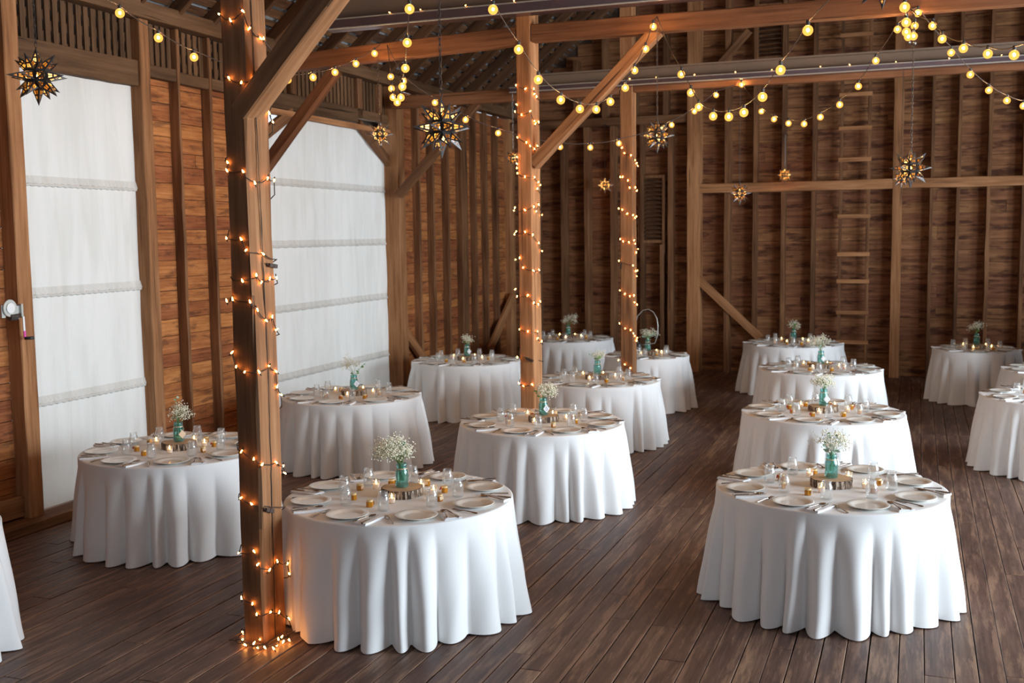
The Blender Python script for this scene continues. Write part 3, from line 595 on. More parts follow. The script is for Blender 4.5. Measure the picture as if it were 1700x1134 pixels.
G['jar'] = lath('mason_jar', JP, 'glass', 24); G['jar_far'] = lath('mason_jar', JP[1:17:2]+[(.029, .13), (.035, .088), (.036, .010)], 'glass', 14)
b = MB(); b.lathe([(.001, 0), (.021, 0), (.024, .003), (.024, .032), (.019, .037)], 6, cap1=True); G['honey'] = b.mesh('honey_jar', M['honey'])
b = MB(); b.lathe([(.021, .036), (.022, .037), (.022, .047), (.019, .049), (.001, .049)], 20); G['lid'] = b.mesh('lid', M['gold'], False)
b = MB(); b.obox((-.017, -.0275, .012), (.03, 0, .004), (0, .0015, 0), (-.004, 0, .022)); G['paper_tag'] = b.mesh('paper_tag', M['tag'])
b = MB(); b.ball((.026, 0, .034), .008, 0, 8, 6); b.ball((.031, .006, .024), .006, 0, 8, 6); G['bow'] = b.mesh('red_bow', M['red'], True)
b = MB(); b.lathe([(.001, .003), (.022, .0), (.024, .004), (.028, .06), (.0275, .062), (.0265, .06), (.0225, .006), (.001, .006)], 20); G['votive'] = b.mesh('votive_candle', M['glass'], True)
b = MB(); b.lathe([(.001, .007), (.0215, .007), (.0235, .036), (.018, .036), (.001, .034)], 18); G['wax'] = b.mesh('wax', M['wax'], True)
b = MB(); b.lathe([(.0005, .036), (.004, .042), (.0052, .048), (.0035, .058), (.0006, .068)], 10); G['flame'] = b.mesh('flame', M['flame'], True)
def fork():
    b = MB(); b.tube([(0, -.095, .003), (0, -.05, .006), (0, .01, .009), (0, .03, .006)], [.0055, .0038, .003, .005], 8)
    b.obox((-.012, .03, .003), (.024, 0, 0), (0, .018, .001), (0, 0, .003))
    for k in range(4): b.obox((-.012+k*.0068, .046, .004), (.0036, 0, 0), (0, .05, .004), (0, 0, .0025))
    return b.mesh('fork', M['steel'])
def knife():
    b = MB(); b.tube([(0, -.11, .004), (0, -.06, .005), (0, -.01, .005)], [.006, .0055, .004], 8)
    o = [(0, -.012), (.008, 0), (.009, .06), (.004, .10), (-.003, .112), (-.003, -.012)]
    b.add([(x, y, .003) for x, y in o]+[(x, y, .005) for x, y in o], [list(range(6))[::-1], [6+k for k in range(6)]]+[[k, (k+1) % 6, 6+(k+1) % 6, 6+k] for k in range(6)]); return b.mesh('knife', M['steel'])
def spoon():
    b = MB(); b.tube([(0, -.10, .003), (0, -.04, .006), (0, .03, .008), (0, .045, .006)], [.0055, .0038, .003, .005], 8)
    n = 14; o = len(b.v); rings = [(.2, .001), (.6, .002), (.9, .0045), (1, .007)]
    for s_, z in rings:
        for k in range(n): a = 2*pi*k/n; b.v.append((.0195*s_*cos(a), .072+.031*s_*sin(a), z))
    for j in range(3):
        for k in range(n): b.f.append([o+j*n+k, o+j*n+(k+1) % n, o+(j+1)*n+(k+1) % n, o+(j+1)*n+k]); b.m.append(0)
    b.f.append([o+k for k in range(n)]); b.m.append(0); return b.mesh('spoon', M['steel'], True)
G['fork'], G['knife'], G['spoon'] = fork(), knife(), spoon()
def napkin():
    b = MB()
    for k, (w, h, z0) in enumerate([(.112, .215, .0), (.108, .210, .0045), (.104, .207, .009)]):
        n = 8; o = len(b.v)
        for i in range(n+1):
            for (xx, zz) in ((-w/2, z0), (w/2, z0), (w/2, z0+.004), (-w/2, z0+.004)): b.v.append((xx+.002*k, -h/2+h*i/n, zz+.0012*sin(i*1.1+k)*(1 if z0 else 0)))
        for i in range(n):
            for c in range(4): b.f.append([o+i*4+c, o+i*4+(c+1) % 4, o+(i+1)*4+(c+1) % 4, o+(i+1)*4+c]); b.m.append(0)
        b.f += [[o+3, o+2, o+1, o], [o+n*4, o+n*4+1, o+n*4+2, o+n*4+3]]; b.m += [0, 0]
    return b.mesh('napkin', M['napkin'])
G['napkin'] = napkin()
def slices(seed):
    rn = random.Random(seed); n = 40; rad = [.142*(1+.04*sin(3*a+rn.random())+.02*sin(7*a+seed)+rn.uniform(-.012, .012)) for a in [2*pi*k/n for k in range(n)]]
    b = MB(); h = .055; o = 0
    for s_, z in ((.955, 0), (.955, h)):
        for k in range(n): a = 2*pi*k/n; b.v.append((rad[k]*s_*cos(a), rad[k]*s_*sin(a), z))
    b.f = [list(range(n))[::-1], [n+k for k in range(n)]]; b.m = [0, 0]
    for k in range(n): b.f.append([k, (k+1) % n, n+(k+1) % n, n+k]); b.m.append(0)
    top = b.mesh('wood_slice', M['slice'])
    b = MB()
    for j, z in enumerate([0, .012, .024, .036, h-.001]):
        for k in range(n): a = 2*pi*k/n; r = rad[k]*(1+rn.uniform(-.012, .02)); b.v.append((r*cos(a), r*sin(a), z))
    for k in range(n): a = 2*pi*k/n; b.v.append((rad[k]*.95*cos(a), rad[k]*.95*sin(a), h+.0005))
    for j in range(5):
        for k in range(n): b.f.append([j*n+k, j*n+(k+1) % n, (j+1)*n+(k+1) % n, (j+1)*n+k]); b.m.append(0)
    return top, b.mesh('bark', M['bark'])
SL = [slices(3), slices(8)]
G['vase'] = lath('aqua_jar', [(.001, .003), (.036, .002), (.043, .006), (.045, .016), (.0445, .05), (.043, .062), (.0445, .075), (.0445, .10), (.040, .118), (.0345, .128), (.0345, .133), (.037, .135), (.036, .140), (.0365, .150), (.036, .166), (.034, .168), (.0325, .166), (.0325, .130), (.040, .113), (.0415, .10), (.0415, .014), (.03, .008), (.001, .008)], 'blue_glass', 32)
G['water'] = lath('water', [(.001, .010), (.040, .012), (.040, .085), (.001, .085)], 'water', 20)
b = MB(); b.lathe([(.0375, .128), (.0395, .131), (.0375, .134)], 20); b.tube([(.037, -.012, .131), (.044, -.03, .118), (.042, -.045, .10)], .0015, 5); G['twine'] = b.mesh('twine', M['tag'])
def tagmesh(mt): b = MB(); q = .033; b.add([(q, -.002, 0), (0, -.002, q*1.15), (-q, -.002, 0), (0, -.002, -q*1.15), (q, .0, 0), (0, .0, q*1.15), (-q, 0, 0), (0, 0, -q*1.15)], [(3,2,1,0),(4,5,6,7),(0,1,5,4),(1,2,6,5),(2,3,7,6),(3,0,4,7)]); return b.mesh('hang_tag', M[mt])
G['wtag'], G['ktag'] = tagmesh('white_tag'), tagmesh('tag')
def five():
    b = MB()
    for ring in ([(.011, .0165), (-.0035, .0125), (-.0065, .002)], [(-.0065, .002), (.001, .005), (.0075, .0015), (.0085, -.007), (.003, -.014), (-.004, -.0145), (-.0095, -.0105)]):
        b.tube([(x, -.0028, z) for x, z in ring], .0021, 6)
    b.tube([(0.021, -.0026, 0), (0, -.0026, .0245), (-.021, -.0026, 0), (0, -.0026, -.0245)], .0009, 5, closed=True)
    return b.mesh('table_number', M['ink'])
def bars():
    b = MB(); b.tube([(.021, -.0026, 0), (0, -.0026, .0245), (-.021, -.0026, 0), (0, -.0026, -.0245)], .0009, 5, closed=True)
    b.tube([(-.006, -.0028, .009), (.001, -.0028, .012), (.006, -.0028, .008), (.004, -.0028, .001), (-.006, -.0028, -.009), (.007, -.0028, -.009)], .0021, 6); return b.mesh('table_number', M['ink'])
G['five'], G['two'] = five(), bars()
def bouquet(seed, spread, height, lean, nb, leaves, leafmat, leafsize, size=.0058):
    """jar flowers: thin branching stems, many tiny white blossoms, some leaves; z=0 is the jar's rim"""
    rn = random.Random(seed); sb, bb, lb = MB(), MB(), MB(); spread *= 1.3; height *= 1.2; lean = (lean[0]*1.3, lean[1]*1.3)
    tips = []
    for k in range(max(4, nb//26)):
        a = rn.uniform(0, 2*pi); r = spread*sqrt(rn.random()); h = height*rn.uniform(.45, 1)*(1-.35*(r/spread)**2)
        tip = Vector((r*cos(a)+lean[0], r*sin(a)+lean[1], h)); tips.append(tip)
        s0 = Vector((rn.uniform(-.02, .02), rn.uniform(-.02, .02), -.12)); mid = Vector((tip.x*.3, tip.y*.3, h*.35))
        sb.tube([s0, Vector((tip.x*.12, tip.y*.12, 0)), mid, tip], [.0014, .0012, .001, .0006], 4)
    for k in range(nb):
        t = rn.choice(tips); q = t+Vector((rn.gauss(0, .026), rn.gauss(0, .026), rn.gauss(0, .02)))
        r = size*rn.uniform(.7, 1.35); o = len(bb.v)
        bb.v += [tuple(q+Vector(d)*r) for d in ((1,0,0),(-1,0,0),(0,1,0),(0,-1,0),(0,0,.8),(0,0,-.8))]
        for f in ((0,2,4),(2,1,4),(1,3,4),(3,0,4),(2,0,5),(1,2,5),(3,1,5),(0,3,5)): bb.f.append([o+i for i in f]); bb.m.append(0)
        if k % 3 == 0: sb.tube([t-Vector((0, 0, .03)), q], .0005, 3, caps=False)
    for (bx_, by_, bz_, cnt) in leaves:
        base = Vector((bx_*.15, by_*.15, -.01)); end = Vector((bx_, by_, bz_)); sb.tube([base, (base+end)/2+Vector((0, 0, .015)), end], [.0016, .0013, .0008], 4)
        for k in range(cnt):
            t = (k+1)/cnt; p = base.lerp(end, t)+Vector((0, 0, .015*sin(pi*t))); a = rn.uniform(0, 2*pi); d = Vector((cos(a), sin(a), rn.uniform(-.3, .6))).normalized(); nrm = d.orthogonal().normalized(); sd = d.cross(nrm); Ls = leafsize*rn.uniform(.75, 1.2); o = len(lb.v)
            for (u, v, w) in ((0, 0, 0), (.3, .32, .06), (.65, .38, .08), (1, 0, 0), (.65, -.38, .08), (.3, -.32, .06), (.5, 0, -.02)): lb.v.append(tuple(p+d*u*Ls+sd*v*Ls+nrm*w*Ls))
            for f in ((0,1,6),(1,2,6),(2,3,6),(3,4,6),(4,5,6),(5,0,6)): lb.f.append([o+i for i in f]); lb.m.append(0)
    return sb.mesh('stems', M['stem']), bb.mesh('blossoms', M['blossom']), (lb.mesh('leaves', M[leafmat]) if lb.v else None)
BQ = {
 'NL': (bouquet(1, .095, .15, (-.055, 0), 1300, [(.03, -.01, .14, 7)], 'euc', .032), 'big bouquet of white baby breath leaning left'),
 'NR': (bouquet(2, .075, .17, (0, 0), 340, [(-.05, -.02, .08, 4), (-.035, 0, .14, 4), (.02, -.03, .03, 4), (.03, .02, .12, 3)], 'euc', .042), 'wispy bouquet of baby breath and grey-green eucalyptus leaves'),
 'M2': (bouquet(3, .065, .11, (.015, 0), 620, [(-.09, -.02, .07, 6)], 'leaf', .03), 'dense white bouquet with dark green sprig'),
 'LM': (bouquet(4, .07, .17, (-.03, 0), 230, [(.11, 0, .11, 6), (.05, -.02, .04, 3), (-.01, -.03, .02, 2)], 'leaf', .034), 'sparse white bouquet with round green leaves'),
 'LN': (bouquet(5, .06, .12, (.02, 0), 420, [(-.005, 0, .21, 9), (-.03, 0, .05, 4)], 'euc', .028), 'baby breath bouquet with one upright eucalyptus stem'),
 'LF': (bouquet(6, .065, .11, (.01, 0), 260, [(-.03, 0, .12, 6), (.03, 0, .08, 5)], 'leaf', .04), 'leafy green bouquet with white sprigs'),
 'M3': (bouquet(7, .075, .09, (.02, 0), 280, [(-.09, 0, .08, 5), (.01, -.02, .05, 6)], 'leaf', .042), 'low bouquet of green leaves and pale sprigs'),
 'M4': (bouquet(8, .085, .14, (.03, 0), 380, [(.08, 0, .08, 6), (-.05, 0, .06, 7), (.0, 0, .12, 7)], 'euc', .04), 'pale grey-green leafy bouquet'),
 'M5': (bouquet(9, .09, .17, (.03, 0), 420, [], 'leaf', .03), 'airy baby breath bouquet leaning right'),
 'R2': (bouquet(10, .08, .12, (0, 0), 480, [(0, -.02, .09, 7), (.04, 0, .06, 3)], 'leaf', .036), 'white bouquet with fresh green leaves'),
 'R3': (bouquet(11, .085, .17, (-.02, 0), 420, [(0, 0, .11, 5)], 'euc', .03), 'tall pinkish white wispy bouquet'),
 'R4': (bouquet(12, .06, .10, (.01, 0), 240, [(0, 0, .09, 6), (.03, 0, .07, 4)], 'leaf', .036), 'small green and white bouquet'),
 'RF': (bouquet(13, .08, .16, (-.01, 0), 300, [(.02, 0, .08, 6)], 'leaf', .034), 'dim loose bouquet of white sprigs')}
SEAT8 = {22: 'front right', 67: 'right front', 112: 'right back', 157: 'back right', -157: 'back left', -112: 'left back', -67: 'left front', -22: 'front left'}
SEAT6 = {30: 'front right', 90: 'right', 150: 'back right', -150: 'back left', -90: 'left', -30: 'front left'}
def near(tbl, a):
    return tbl[min(tbl, key=lambda k: abs((a-k+180) % 360-180))]
def sees(x, y, pad=.4):
    zc = x*fwd.x+y*fwd.y; xc = x*rgt.x+y*rgt.y
    return zc > 1 and abs(xc/zc) < 850/F_PX+pad/zc
SPOTS = ['front', 'right', 'back', 'left']
def lay(key):
    x, y, R, n, off, nm = TAB[key]; rn = random.Random(sum(map(ord, key))*13); camdir = math.degrees(atan2(-y, -x)); far = y > 12
    order = []
    for k in range(n): order.append(off+k*360/n)
    # each seat gets the word nearest its bearing, no word twice
    words = dict(SEAT8 if n == 8 else SEAT6); rel = [((a-camdir+180) % 360)-180 for a in order]; names = {}
    keys = sorted(words); order_i = sorted(range(n), key=lambda i: rel[i])
    for i, kk in zip(order_i, keys): names[i] = words[kk]
    k_ = R/.765; rp = R-.165
    for i, a0 in enumerate(order):
        sx = names[i]
        def pol(r, da, lat=0): a = radians(a0+da); return (x+r*cos(a)-lat*sin(a), y+r*sin(a)+lat*cos(a))
        face = radians(a0+90)
        def item(what, mesh, name, cat, p, rz, z=TH, **kw):
            if not sees(*p): return None
            return put(name, G[mesh], None, (p[0], p[1], z), (0, 0, rz), label='%s at %s seat of %s' % (what, sx, nm), cat=cat, **kw)
        j = lambda s_: rn.uniform(-s_, s_)
        item('white rimmed plate', 'plate_far' if far else 'plate', 'dinner_plate', 'plate', pol(rp+j(.008), j(1.5)), rn.uniform(0, 6), TH+.0005, group='dinner plates set on the round tables')
        pj = pol(.40*k_+j(.012), 20*8/n+j(2)); item('clear mason jar', 'jar_far' if far else 'jar', 'mason_jar', 'jar', pj, rn.uniform(0, 6), group='mason jar glasses on the round tables')
        if rn.random() < .86:
            ph = pol(.335*k_+j(.02), j(5)); o = item('gold-lidded honey jar', 'honey', 'honey_jar', 'jar', ph, rn.uniform(0, 6), group='little honey jars on the round tables')
            if o:
                put('lid', G['lid'], o)
                if not far or rn.random() < .4: put(*(('paper_tag', G['paper_tag']) if rn.random() < .6 else ('red_bow', G['bow'])), o)
        tilt = rn.uniform(-.14, .14)
        pf = pol(rp+.02+j(.012), 0, -.180); item('fork', 'fork', 'fork', 'fork', pf, face+tilt, TH+.0005, group='forks on the round tables')
        pn = pol(rp+.035, 0, .195); o = item('folded white napkin', 'napkin', 'napkin', 'napkin', pn, face+tilt, TH+.0005, group='folded napkins on the round tables')
        c, s_ = cos(face+tilt), sin(face+tilt)
        item('knife on the napkin', 'knife', 'knife', 'knife', (pn[0]-(-.018)*-c*0+(.022)*c, pn[1]+.022*s_), face+tilt+.1, TH+.0135, group='knives on the napkins')
        item('spoon on the napkin', 'spoon', 'spoon', 'spoon', (pn[0]-.022*c, pn[1]-.022*s_), face+tilt-.14, TH+.0135, group='spoons on the napkins')
    for q in range(4):
        a = radians(camdir+(-20, 88, -143, 150)[q]+rn.uniform(-12, 12)); r = (.205, .235, .29, .25)[q]*max(k_, .9); p = (x+r*cos(a), y+r*sin(a))
        if not sees(*p): continue
        o = put('votive_candle', G['votive'], None, (p[0], p[1], TH), label='lit votive candle %s of the slice on %s' % (('front', 'right', 'left back', 'right back')[q], nm), cat='candle', group='lit votive candles on the round tables')
        put('wax', G['wax'], o); put('flame', G['flame'], o)
    if key in BQ:
        sl, bk = SL[len(key+nm) % 2]; rz = rn.uniform(0, 6)
        px, py = x+.006*k_, y+.035*k_
        o = put('wood_slice', sl, None, (px, py, TH), (0, 0, rz), label='round bark-edged wood slice on %s' % nm, cat='wood slice', group='wood slices under the vases'); put('bark', bk, o)
        # the vase's tag is turned towards the aisle
        fz = radians(camdir+90)
        v = put('flower_jar', G['vase'], None, (px, py, TH+.0555), (0, 0, fz), label='aqua glass flower jar on %s' % nm, cat='vase', group='aqua flower jars')
        put('water', G['water'], v); put('twine', G['twine'], v)
        if key in ('M2', 'LM', 'LN', 'R3', 'LF', 'R2'):
            tg = put('hang_tag', G['ktag'] if key == 'LN' else G['wtag'], v, (.03, -.0475, .07), (radians(-6), 0, radians(22)))
            if key != 'LN': put('table_number', G['five' if key == 'M2' else 'two'], tg) if key in ('M2', 'LM') else put('table_number', G['blank'], tg)
        (st, bl, lf), what = BQ[key]
        # z=0 of the bouquet is the rim; lean is meant as seen from the aisle
        bo = put('bouquet', st, None, (px, py, TH+.0555+.166), (0, 0, fz), label='%s on %s' % (what, nm), cat='bouquet', group='bouquets in the aqua jars')
        bl_ = put('blossoms', bl, bo); bl_['label'] = 'tiny white blossoms'
        if lf: put('leaves', lf, bo)
b = MB(); b.tube([(.021, -.0026, 0), (0, -.0026, .0245), (-.021, -.0026, 0), (0, -.0026, -.0245)], .002, 5, closed=True); G['blank'] = b.mesh('tag_border', M['ink'])
for k in TAB:
    if k != 'LE': lay(k)
# wire-handled lantern jar standing on the small table
ln = empty('wire_handle_jar', (-3.70, 15.05, TH), label='black-capped glass jar with tall arched wire handle on the small table', cat='lantern')
b = MB(); b.lathe([(.001, .002), (.045, .002), (.05, .01), (.05, .15), (.04, .17), (.04, .175), (.048, .16), (.048, .012), (.001, .008)], 20); put('glass', b.mesh('glass', M['glass'], True), ln)
b = MB(); b.lathe([(.046, .165), (.046, .20), (.038, .215), (.001, .215)], 20); put('cap', b.mesh('cap', M['black'], True), ln)
b = MB(); b.tube([(.0, 0, .21), (-.035, 0, .33), (-.04, 0, .48), (-.01, 0, .60), (.07, 0, .685), (.15, 0, .70), (.22, 0, .66), (.27, 0, .57), (.285, 0, .47), (.28, 0, .33), (.24, 0, .22), (.04, 0, .19)], .006, 6); put('handle', b.mesh('handle', M['galv'], True), ln)

# ================================================================= STAR LANTERNS
def star_parts():
    R_ = 1.0; q = 1+sqrt(2); V = []
    for a in (1, -1):
        for b_ in (1, -1):
            for c in (q, -q):
                V += [Vector((a, b_, c)), Vector((a, c, b_)), Vector((c, a, b_))]
    sc_ = .44/V[0].length; V = [v*sc_ for v in V]; faces = []
    dirs = []
    for a in (-1, 0, 1):
        for b_ in (-1, 0, 1):
            for c in (-1, 0, 1):
                if (a, b_, c) != (0, 0, 0): dirs.append(Vector((a, b_, c)).normalized())
    fb, ab = MB(), MB()
    for d in dirs:
        mx = max(v.dot(d) for v in V); vs = [v for v in V if v.dot(d) > mx-1e-4]
        u = d.orthogonal().normalized(); w = d.cross(u); vs.sort(key=lambda v: atan2(v.dot(w), v.dot(u)))
        apex = d*(1.0 if len(vs) == 4 else .88); n = len(vs)
        for k in range(n):
            A, B_ = vs[k], vs[(k+1) % n]; ce = (A+B_+apex)/3
            a2, b2, c2 = ce.lerp(A, .48), ce.lerp(B_, .48), ce.lerp(apex, .55); nn = (B_-A).cross(apex-A).normalized()*.012
            fb.add([A, B_, apex, a2, b2, c2], [(0,1,4,3), (1,2,5,4), (2,0,3,5)])
            # two crossing straps over the opening
            m1, m2 = a2.lerp(c2, .38), b2.lerp(c2, .38); e1, e2 = a2.lerp(c2, .56), b2.lerp(c2, .56)
            fb.add([m1, m2, e2, e1], [(0,1,2,3)]); mm = a2.lerp(b2, .5); s1 = (b2-a2)*.09
            fb.add([mm-s1, mm+s1, c2+s1*.5, c2-s1*.5], [(0,1,2,3)])
            ab.add([a2-nn, b2-nn, c2-nn], [(0,1,2)])
    return fb.mesh('star_frame', M['iron']), ab.mesh('amber_panes', M['amber'])
SF, SA = star_parts()
b = MB(); b.ball((0, 0, 0), .07, 0, 10, 6); SBULB = b.mesh('lamp_bulb', M['lampcore'], True)
def chain(name, ln_, big):
    b = MB(); st = .032 if big else .05; k = 0; z = 0; n = 8
    while z < ln_:
        pts = []
        for i in range(n):
            a = 2*pi*i/n; u = .0085*cos(a); w = (.5*st+.006)*sin(a)
            pts.append((u, 0, z+st/2+w) if k % 2 == 0 else (0, u, z+st/2+w))
        b.tube(pts, .0026, 4, closed=True); z += st; k += 1
    return b.mesh(name, M['chain'])
LANT = [((-5.449, 5.75, 3.615), .319, 4.50, 'star lantern hanging in front of the narrow curtain'), ((-2.556, 5.75, 3.15), .294, 4.50, 'large star lantern hanging left of the middle post on a long chain'),
 ((-.19, 5.75, 3.745), .234, 4.50, 'star lantern whose lowest tip shows at the top edge'), ((-5.516, 10.75, 3.647), .26, 4.44, 'star lantern hanging before the top corner of the wide curtain'),
 ((-2.447, 10.75, 3.499), .296, 4.51, 'star lantern hanging just right of the farthest light-wrapped post'), ((-.079, 10.75, 3.101), .322, 4.51, 'dark large star lantern in front of the gable girt, under the bulb cluster'),
 ((-2.188, 14.4, 3.038), .26, 4.44, 'star lantern hanging just below the gable girt'), ((-5.318, 14.4, 3.61), .21, 4.44, 'star lantern half hidden by the left side of the middle post'),
 ((-.215, 14.4, 3.164), .19, 4.43, 'small star lantern overlapped by the dark large one'), ((-2.178, 19.4, 3.507), .25, 4.2, 'star lantern throwing amber patches on the gable boards'),
 ((-5.384, 19.4, 3.424), .273, 4.5, 'star lantern close to the gable wall between the two far posts')]
for k, (p, D, top, lab) in enumerate(LANT):
    D *= 1.2
    o = put('star_lantern', SF, None, p, (0, 0, radians(11+37*k)), label=lab, cat='lantern', group='punched star lanterns'); o.scale = (D/2,)*3
    put('amber_panes', SA, o); put('lamp_bulb', SBULB, o)
    c = put('chain', chain('chain', top-p[2]-D*.49, p[1] < 12), o); c.matrix_parent_inverse = Matrix.Diagonal((2/D, 2/D, 2/D, 1)); c.location = (0, 0, D*.49*1)
    c.location = Vector((0, 0, D*.49))
    l = bpy.data.lights.new('lantern_glow', 'POINT'); l.energy = 25 if p[1] > 19 else 8; l.color = (1, .5, .15); l.shadow_soft_size = .03
    lo = bpy.data.objects.new('lantern_glow', l); C.objects.link(lo); lo.location = p
hk = put('ceiling_hook', (lambda b: (b.tube([(0, .38, 0), (0, .0, 0), (0, -.01, -.02)], .008, 6), b.mesh('ceiling_hook', M['black']))[1])(MB()), None, (-2.178, 19.41, 4.21), label='black bracket holding the lantern near the gable boards', cat='hook')
hk2 = put('ceiling_hook', hk.data, None, (-5.384, 19.41, 4.51), label='black bracket for the lantern between the two far posts', cat='hook')

# ================================================================= GLOBE STRING LIGHTS
b = MB(); b.ball((0, 0, .002), .009, 0, 8, 6, 1.3); b.ball((0, 0, 0), .034, 1, 16, 12); GLOBE = b.mesh('globe_bulb', [M['core'], M['globe']], True)
b = MB(); b.ball((0, 0, 0), .005, 0, 8, 6); b.ball((0, 0, 0), .035, 1, 16, 12); DEAD = b.mesh('globe_bulb', [M['socket'], M['dead_globe']], True)
b = MB(); b.lathe([(.001, .031), (.013, .032), (.014, .056), (.010, .064), (.001, .065)], 10); SOCK = b.mesh('socket', M['socket'])
STR = {"A":{"b":[[-5.536,6.687,4.198],[-5.528,7.104,4.087],[-5.52,7.53,4.002],[-5.495,8.894,3.993],[-5.486,9.332,4.07],[-5.478,9.745,4.173],[-5.47,10.173,4.315],[-5.463,10.58,4.478]],"e":[-5.459,10.72,4.606]},"B":{"b":[[-3.32,6.967,4.096],[-3.641,7.587,3.989],[-3.917,8.117,3.89],[-4.16,8.554,3.811],[-4.394,9.0,3.782],[-4.65,9.443,3.801],[-4.915,9.891,3.911],[-5.114,10.261,4.054],[-5.261,10.545,4.219]],"e":[-5.381,10.72,4.581]},"C":{"b":[[-5.263,10.856,4.211],[-5.022,11.134,3.999],[-4.778,11.416,3.828],[-4.509,11.727,3.695],[-3.97,12.35,3.561],[-3.695,12.667,3.565],[-3.425,12.979,3.626],[-2.907,13.577,3.874],[-2.674,13.847,4.055],[-2.448,14.108,4.273],[-2.178,14.42,4.423]],"s":[-5.381,10.72,4.581],"e":[-2.178,14.42,4.454]},"D":{"b":[[-2.782,7.171,4.085],[-2.743,7.572,3.873],[-2.711,7.908,3.699],[-2.67,8.332,3.593],[-2.632,8.724,3.561],[-2.597,9.092,3.592],[-2.564,9.431,3.692],[-2.527,9.809,3.855],[-2.503,10.063,4.043],[-2.473,10.378,4.283],[-2.451,10.601,4.527]],"e":[-2.439,10.72,4.647]},"E":{"b":[[-0.695,7.382,3.821],[-0.912,7.796,3.64],[-1.073,8.104,3.502],[-1.258,8.458,3.436],[-1.422,8.772,3.442],[-1.608,9.128,3.49],[-1.796,9.488,3.611],[-1.905,9.697,3.763],[-2.046,9.968,3.966]],"e":[-2.439,10.72,4.647]},"F1":{"b":[[-0.222,10.923,4.385],[-0.421,11.279,4.164],[-0.594,11.588,3.969],[-0.794,11.946,3.837],[-1.019,12.348,3.76],[-1.224,12.714,3.729],[-1.436,13.094,3.78],[-1.647,13.47,3.873],[-1.843,13.821,4.01]],"s":[-0.109,10.72,4.523],"e":[-2.178,14.42,4.454]},"F2":{"b":[[0.075,10.108,4.255],[0.149,9.865,4.101],[0.298,9.368,3.939],[0.449,8.866,3.813],[0.592,8.392,3.726]],"s":[-0.109,10.72,4.523]},"F3":{"b":[[-0.048,10.802,4.496],[0.251,11.208,4.183],[0.432,11.454,4.002],[0.611,11.696,3.874],[0.79,11.938,3.792],[0.957,12.166,3.755]],"s":[-0.109,10.72,4.523]},"F4":{"b":[[-0.119,7.939,4.022],[-0.117,8.694,4.053],[-0.124,9.338,4.091],[-0.113,9.775,4.125],[-0.076,10.225,4.199],[-0.083,10.435,4.178],[-0.072,10.673,4.363]],"e":[-0.109,10.72,4.523]}}
SLAB = {'A': 'globe string running along the side wall past the narrow curtain', 'B': 'globe string hanging in a tight loop before the wide curtain', 'C': 'long far globe string sagging behind the middle post',
 'D': 'globe string sagging in front of the middle post and its brace', 'E': 'globe string right of the long knee brace, rising to the right', 'F1': 'far globe string sagging below the bulb cluster to the left',
 'F2': 'globe string going from the bulb cluster to the right edge', 'F3': 'far globe string falling from the bulb cluster to the right edge', 'F4': 'globe string seen end-on as a cluster of bulbs'}
def sag(a, b_, n=4):
    a, b_ = Vector(a), Vector(b_); s_ = (b_-a).length*.04
    return [a.lerp(b_, k/n)-Vector((0, 0, s_*4*(k/n)*(1-k/n))) for k in range(n)]
for nm, d in STR.items():
    t = empty('globe_string_lights', d['b'][0], label=SLAB[nm], cat='string lights', group='warm globe string lights'); base = Vector(d['b'][0])
    pts = [Vector(p)+Vector((0, 0, .055)) for p in d['b']]
    if 's' in d: pts.insert(0, Vector(d['s']))
    elif pts[0].y < 9:
        # towards the nearest tie beam above the picture
        dr = pts[0]-pts[1]; k = max(.1, (pts[0].y-5.8)/max(.1, -dr.y)); e = pts[0]+Vector((dr.x*k, dr.y*k, 0)); e.z = 4.5; pts.insert(0, e)
    if 'e' in d: pts.append(Vector(d['e']))
    elif nm in ('F2', 'F3'): pts.append(pts[-1]+(pts[-1]-pts[-2])*1.2+Vector((0, 0, .15)))
    path = []
    for a, c in zip(pts, pts[1:]): path += sag(a, c)
    path.append(pts[-1]); b = MB(); b.tube([p-base for p in path], .0042, 5); put('cord', b.mesh('cord', M['wire'], True), t)
    for k, p in enumerate(d['b']):
        o = put('globe_bulb', DEAD if (nm == 'F4' and k == 5) else GLOBE, t, Vector(p)-base); put('socket', SOCK, o)
